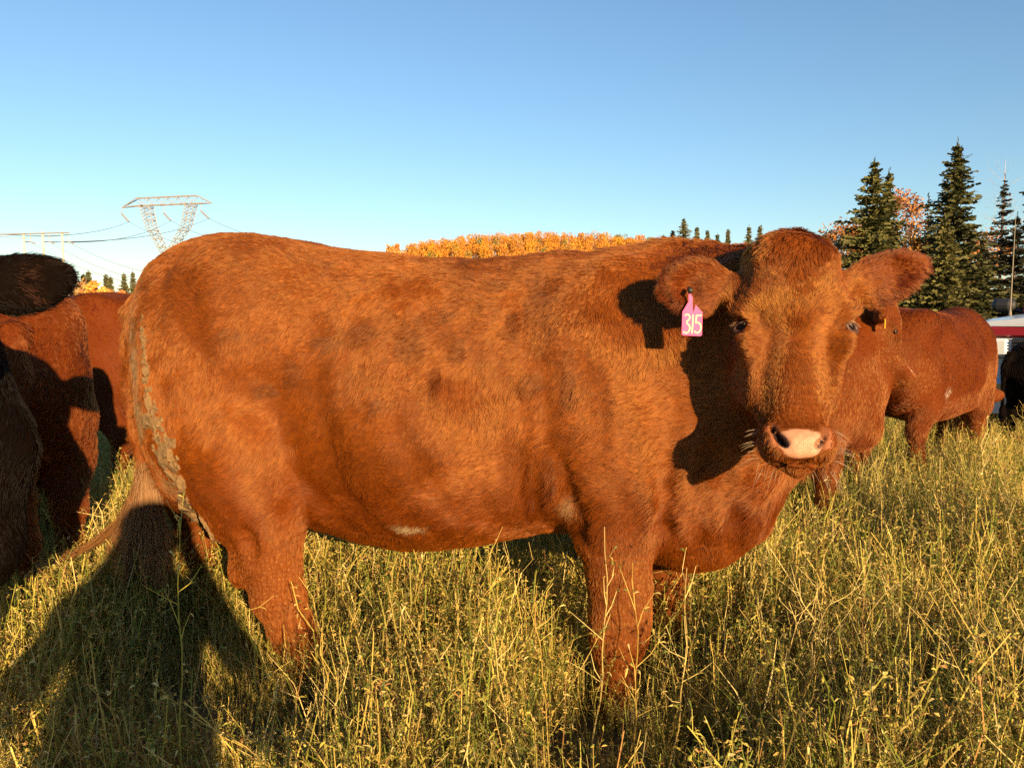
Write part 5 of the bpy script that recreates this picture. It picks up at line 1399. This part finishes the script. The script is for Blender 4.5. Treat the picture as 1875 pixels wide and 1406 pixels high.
def field_grass():
    r = np.random.default_rng(500)
    kinds = ['alfalfa'] * 7 + ['grass'] * 4 + ['thatch'] * 3 + ['stalks'] * 3
    src = bpy.data.collections.new('field_plants')
    for i, k in enumerate(kinds):
        V, F, K = make_clump(k, r)
        o = bpy.data.objects.new('plant_source_%02d' % i, np_mesh('plant_source', V, F, False, K)); o.data.materials.append(M['grass']); src.objects.link(o)
    nk = len(kinds); kidx = {k: [i for i, q in enumerate(kinds) if q == k] for k in set(kinds)}
    pts, idx, scl, rot = [], [], [], []
    def scatter(d0, d1, per_m2, kind_p, s0, s1, margin=.9):
        w1 = .70 * d1 + margin; A = 2 * w1 * (d1 - d0); n = int(A * per_m2)
        x = r.uniform(-w1, w1, n); y = r.uniform(d0, d1, n); k = np.abs(x) < .70 * y + margin
        x, y = x[k], y[k]; n = len(x)
        patch = wave(np.stack([x, y], 1), 77, .55, 2)
        ks = np.array(list(kind_p)); pr = np.array([kind_p[q] for q in ks])
        kk = ks[r.choice(len(ks), n, p=pr / pr.sum())]
        ii = np.array([r.choice(kidx[q]) for q in kk])
        s = r.uniform(s0, s1, n) * (1 + .16 * patch)
        for cx_, cy_ in ((.26, 1.82), (-.60, 1.95), (-.95, 2.2)):              # trodden down round the feet
            s = s * (1 - .68 * np.exp(-((x - cx_) / .20) ** 2 - ((y - cy_) / .42) ** 2))
        pts.append(np.stack([x, y, ground_z(x, y) - .01], 1)); idx.append(ii); scl.append(s)
        rot.append(np.stack([r.normal(0, .10, n), r.normal(0, .10, n), r.uniform(0, 6.283, n)], 1))
    mix = {'alfalfa': .44, 'grass': .26, 'thatch': .26, 'stalks': .04}
    scatter(1.15, 2.2, 125, mix, .55, .95)
    scatter(2.2, 3.2, 100, mix, .75, 1.05)
    scatter(3.2, 4.5, 90, mix, .65, .92)
    scatter(4.5, 9.0, 45, {'alfalfa': .6, 'grass': .3, 'stalks': .1}, .62, .85)
    scatter(9.0, 30.0, 6, {'alfalfa': .6, 'grass': .4}, 1.0, 1.3, 3)
    P = np.concatenate(pts); n = len(P)
    me = bpy.data.meshes.new('grass'); me.vertices.add(n); me.vertices.foreach_set('co', P.astype(np.float32).ravel())
    def attr(nm, ty, field, data): a = me.attributes.new(nm, ty, 'POINT'); a.data.foreach_set(field, data)
    attr('pick', 'INT', 'value', np.concatenate(idx).astype(np.int32))
    attr('size', 'FLOAT', 'value', np.concatenate(scl).astype(np.float32))
    attr('turn', 'FLOAT_VECTOR', 'vector', np.concatenate(rot).astype(np.float32).ravel())
    o = bpy.data.objects.new('grass', me); col.objects.link(o); me.materials.append(M['grass'])
    tag(o, kind='stuff', label='tall dry grass and alfalfa growing all over the field', cat='grass')
    ng = bpy.data.node_groups.new('scatter_plants', 'GeometryNodeTree')
    ng.interface.new_socket('Geometry', in_out='INPUT', socket_type='NodeSocketGeometry'); ng.interface.new_socket('Geometry', in_out='OUTPUT', socket_type='NodeSocketGeometry')
    N, L = ng.nodes, ng.links
    gi, go = N.new('NodeGroupInput'), N.new('NodeGroupOutput'); ci = N.new('GeometryNodeCollectionInfo'); ci.inputs['Collection'].default_value = src
    ci.inputs['Separate Children'].default_value = True; ci.inputs['Reset Children'].default_value = True
    ip = N.new('GeometryNodeInstanceOnPoints'); ip.inputs['Pick Instance'].default_value = True
    def named(nm, ty):
        q = N.new('GeometryNodeInputNamedAttribute'); q.data_type = ty; q.inputs['Name'].default_value = nm; return q.outputs['Attribute']
    er = N.new('FunctionNodeEulerToRotation'); L.new(named('turn', 'FLOAT_VECTOR'), er.inputs[0])
    L.new(gi.outputs[0], ip.inputs['Points']); L.new(ci.outputs[0], ip.inputs['Instance']); L.new(named('pick', 'INT'), ip.inputs['Instance Index'])
    L.new(er.outputs[0], ip.inputs['Rotation']); L.new(named('size', 'FLOAT'), ip.inputs['Scale']); L.new(ip.outputs[0], go.inputs[0])
    md = o.modifiers.new('scatter', 'NODES'); md.node_group = ng
    print('grass clumps', n)
field_grass()

# single stalks one can point at
def single(px, y_base, y_top, D, lean_px, label, seed, wid=.004, fork=7, tone=None, mid=None):
    r = np.random.default_rng(seed); b = at(px, y_base, D); top = at(px + lean_px, y_top, D)
    gz = float(ground_z(b[0], D)[0]); b = np.array([b[0], D, gz])
    S = Strips(); h = top[2] - gz; n = 12; t = np.linspace(0, 1, n)
    P = b + (top - b) * t[:, None] + np.stack([np.sin(t * 3.1) * .015 + .004 * np.sin(t * 17 + seed), np.cos(t * 5) * .01, 0 * t], 1)
    base = PALE if tone is None else tone
    for ang in (0., 1.05, 2.1): S.strip(P, np.linspace(wid, wid * .4, n), np.array([math.cos(ang), math.sin(ang), 0]), base)
    for k in range(fork):
        f = r.uniform(.35, .99); i0 = min(int(f * (n - 1)), n - 2); p = P[i0] + (P[i0 + 1] - P[i0]) * (f * (n - 1) - i0)
        d = r.normal(size=3); d[1] *= .5; d[2] = abs(d[2]) * .8 + .5; d /= np.linalg.norm(d); Lq = r.uniform(.04, .10)
        q = np.array([p, p + d * Lq * .5 + r.normal(0, .004, 3), p + d * Lq + np.array([0, 0, .01])]); sd = np.cross(d, [0, 1, .2]); sd /= np.linalg.norm(sd)
        S.strip(q, [wid * .5, wid * .42, wid * .25], sd, base)
        for m in range(r.integers(2, 6)): S.leaf(q[r.integers(1, 3)], d + r.normal(0, .7, 3), r.uniform(.012, .026), r.uniform(.0025, .005), [PALE * .9, STRAW, LEAF * 1.4][r.integers(0, 3)] * r.uniform(.8, 1.1), r)
    V, F, K = S.arrays()
    tag(link_mesh('dry_stalk', np_mesh('dry_stalk', V, F, False, K), M['grass']), label, 'plant', 'tall single stalks in the grass')
single(1075, 1330, 965, 1.78, 34, 'pale bent stalk leaning over the near foreleg of the big cow', 1, .0042, 8)
single(1150, 1330, 1030, 1.74, 8, 'yellow branching stalk in front of the middle of the near foreleg', 2, .0036, 11, STRAW)
single(1225, 1330, 1040, 1.80, 30, 'pale straight stalk right of the near foreleg under the brisket', 3, .0036, 7)
single(312, 1400, 950, 1.55, 12, 'tall lone stalk with drooping leaves in the shaded grass at lower left', 4, .0042, 9, OLIV * 1.25)
single(935, 1400, 1140, 1.72, -40, 'pale bare stalk below the middle of the belly', 5, .0036, 3)
single(870, 1350, 1000, 2.0, 25, 'leaning stalk whose tip crosses the belly edge', 6, .0036, 7, STRAW)
single(480, 1390, 1110, 1.75, -30, 'stalk at the edge of the shade in front of the near hind leg', 7, .0032, 6, STRAW)
single(1010, 1350, 1080, 1.85, -45, 'yellow stalk leaning left in front of the dark gap before the foreleg', 8, .0032, 6, STRAW)
# ------------------------------------------------------------------ the photographer, whose shadow lies on the grass at lower left
def photographer():
    root = tag(empty('person', (.13, -.45, 0)), 'person in a dark jacket kneeling and holding up a phone, casting the long shadow', 'person')
    f = Field((-.62, -.62, -.01), (.62, .62, 1.42), .014)
    el = lambda c, r, k=.03: f.ellipsoid(c, r, None, k)
    el((0, .05, 1.185), (.075, .095, .115)); el((0, .085, 1.14), (.055, .06, .07)); el((0, .150, 1.165), (.014, .022, .022), .015)
    for s in (-1, 1): el((s * .078, .045, 1.165), (.014, .022, .032), .012)
    f.cone((0, .03, 1.10), (0, 0, .98), .055, .065, .03)
    f.cone((0, -.01, .93), (-.03, -.04, .55), .165, .20, .08, (1.05, .75, 1)); f.cone((-.20, 0, .955), (.17, 0, .95), .08, .08, .06)
    el((0, -.06, .50), (.19, .16, .15), .06); el((-.06, -.03, .40), (.34, .15, .24), .08)
    for s in (-1, 1):
        hx = -.13 + s * .055
        f.chain([((s * .21, 0, .94), .062), ((s * .36 if s < 0 else .23, .12, .80), .050), ((hx + s * .045, .37, 1.075), .032)], .03)
        f.chain([((s * .11, -.05, .47), .105), ((-.38 if s < 0 else .16, .28, .30 if s < 0 else .08), .068)], .04)
        if s > 0: f.chain([((.16, .28, .08), .062), ((.15, -.12, .07), .052), ((.15, -.30, .07), .04), ((.15, -.36, .05), .045)], .03)
        else: f.chain([((-.38, .28, .34), .07), ((-.37, .24, .10), .05), ((-.37, .40, .045), .045)], .03)
        # hand: palm, four fingers bent round the phone edge, thumb
        pc = np.array([hx + s * .045, .385, 1.105]); f.ellipsoid(pc, (.022, .036, .042), None, .02)
        for k in range(4):
            b = pc + np.array([0, .022, -.020 + .019 * k]); ln = (.052, .062, .066, .058)[k]
            m1 = b + np.array([-s * .018, .030, .006]); t = m1 + np.array([-s * (ln - .02), .004, .004])
            f.chain([(b, .010), (m1, .0095), (t, .008)], .006)
        th = pc + np.array([-s * .005, -.01, -.03]); f.chain([(th, .013), (th + np.array([-s * .03, .005, .016]), .011), (th + np.array([-s * .055, .016, .022]), .009)], .006)
    V, F = f.mesh(); V = relax(V, F, 1, .4); N, _ = vert_normals(V, F)
    c = np.tile(np.array((.030, .035, .05)), (len(V), 1)); z = V[:, 2]
    c[z < .58] = (.05, .06, .10); c[(z < .10) & ((V[:, 1] > .3) | (V[:, 1] < -.28))] = (.05, .03, .02)
    skin = (z > 1.03) & (np.abs(V[:, 0]) < .12) & (V[:, 1] < .27) | ((V[:, 1] > .345) & (z > 1.0)); c[skin] = (.45, .26, .18)
    link_mesh('body', np_mesh('body', V, F[:, ::-1] if False else F, True, c), M['skin'], root)
    cap = MB(); n = 16
    rings = [(1.30, .02), (1.285, .07), (1.25, .098), (1.205, .104)]
    Vc = [(q * .92 * math.cos(a), .045 + q * 1.08 * math.sin(a), zz) for zz, q in rings for a in np.arange(n) / n * 6.283]
    cap.add(Vc, [(i * n + j, i * n + (j + 1) % n, (i + 1) * n + (j + 1) % n, (i + 1) * n + j) for i in range(3) for j in range(n)] + [tuple(range(n))])
    cap.build('cap', plain('cap_cloth', (.04, .04, .045), .8), root, True)
    for s in (-1, 1):
        e = MB(); e.tube([(s * .03, .128, 1.19), (s * .03, .143, 1.19)], .011, 10); e.build('eye', M['eye'], root)
    ph = MB(); ph.box((0, 0, 0), (.155, .009, .075), bev=.003); o = ph.build('phone', M['tag_black']); o.location = (-.005, -.012, 1.135)
    for q in ((-.05, .004), (-.05, -.014)):
        m = MB(); m.tube([(q[0], .0045, q[1]), (q[0], .0065, q[1])], .006, 10); m.build('lens', M['eye'], o)
    tag(o, 'black phone held sideways in both hands of the kneeling person', 'phone')
photographer()
print('script time', round(time.time() - T0, 1))
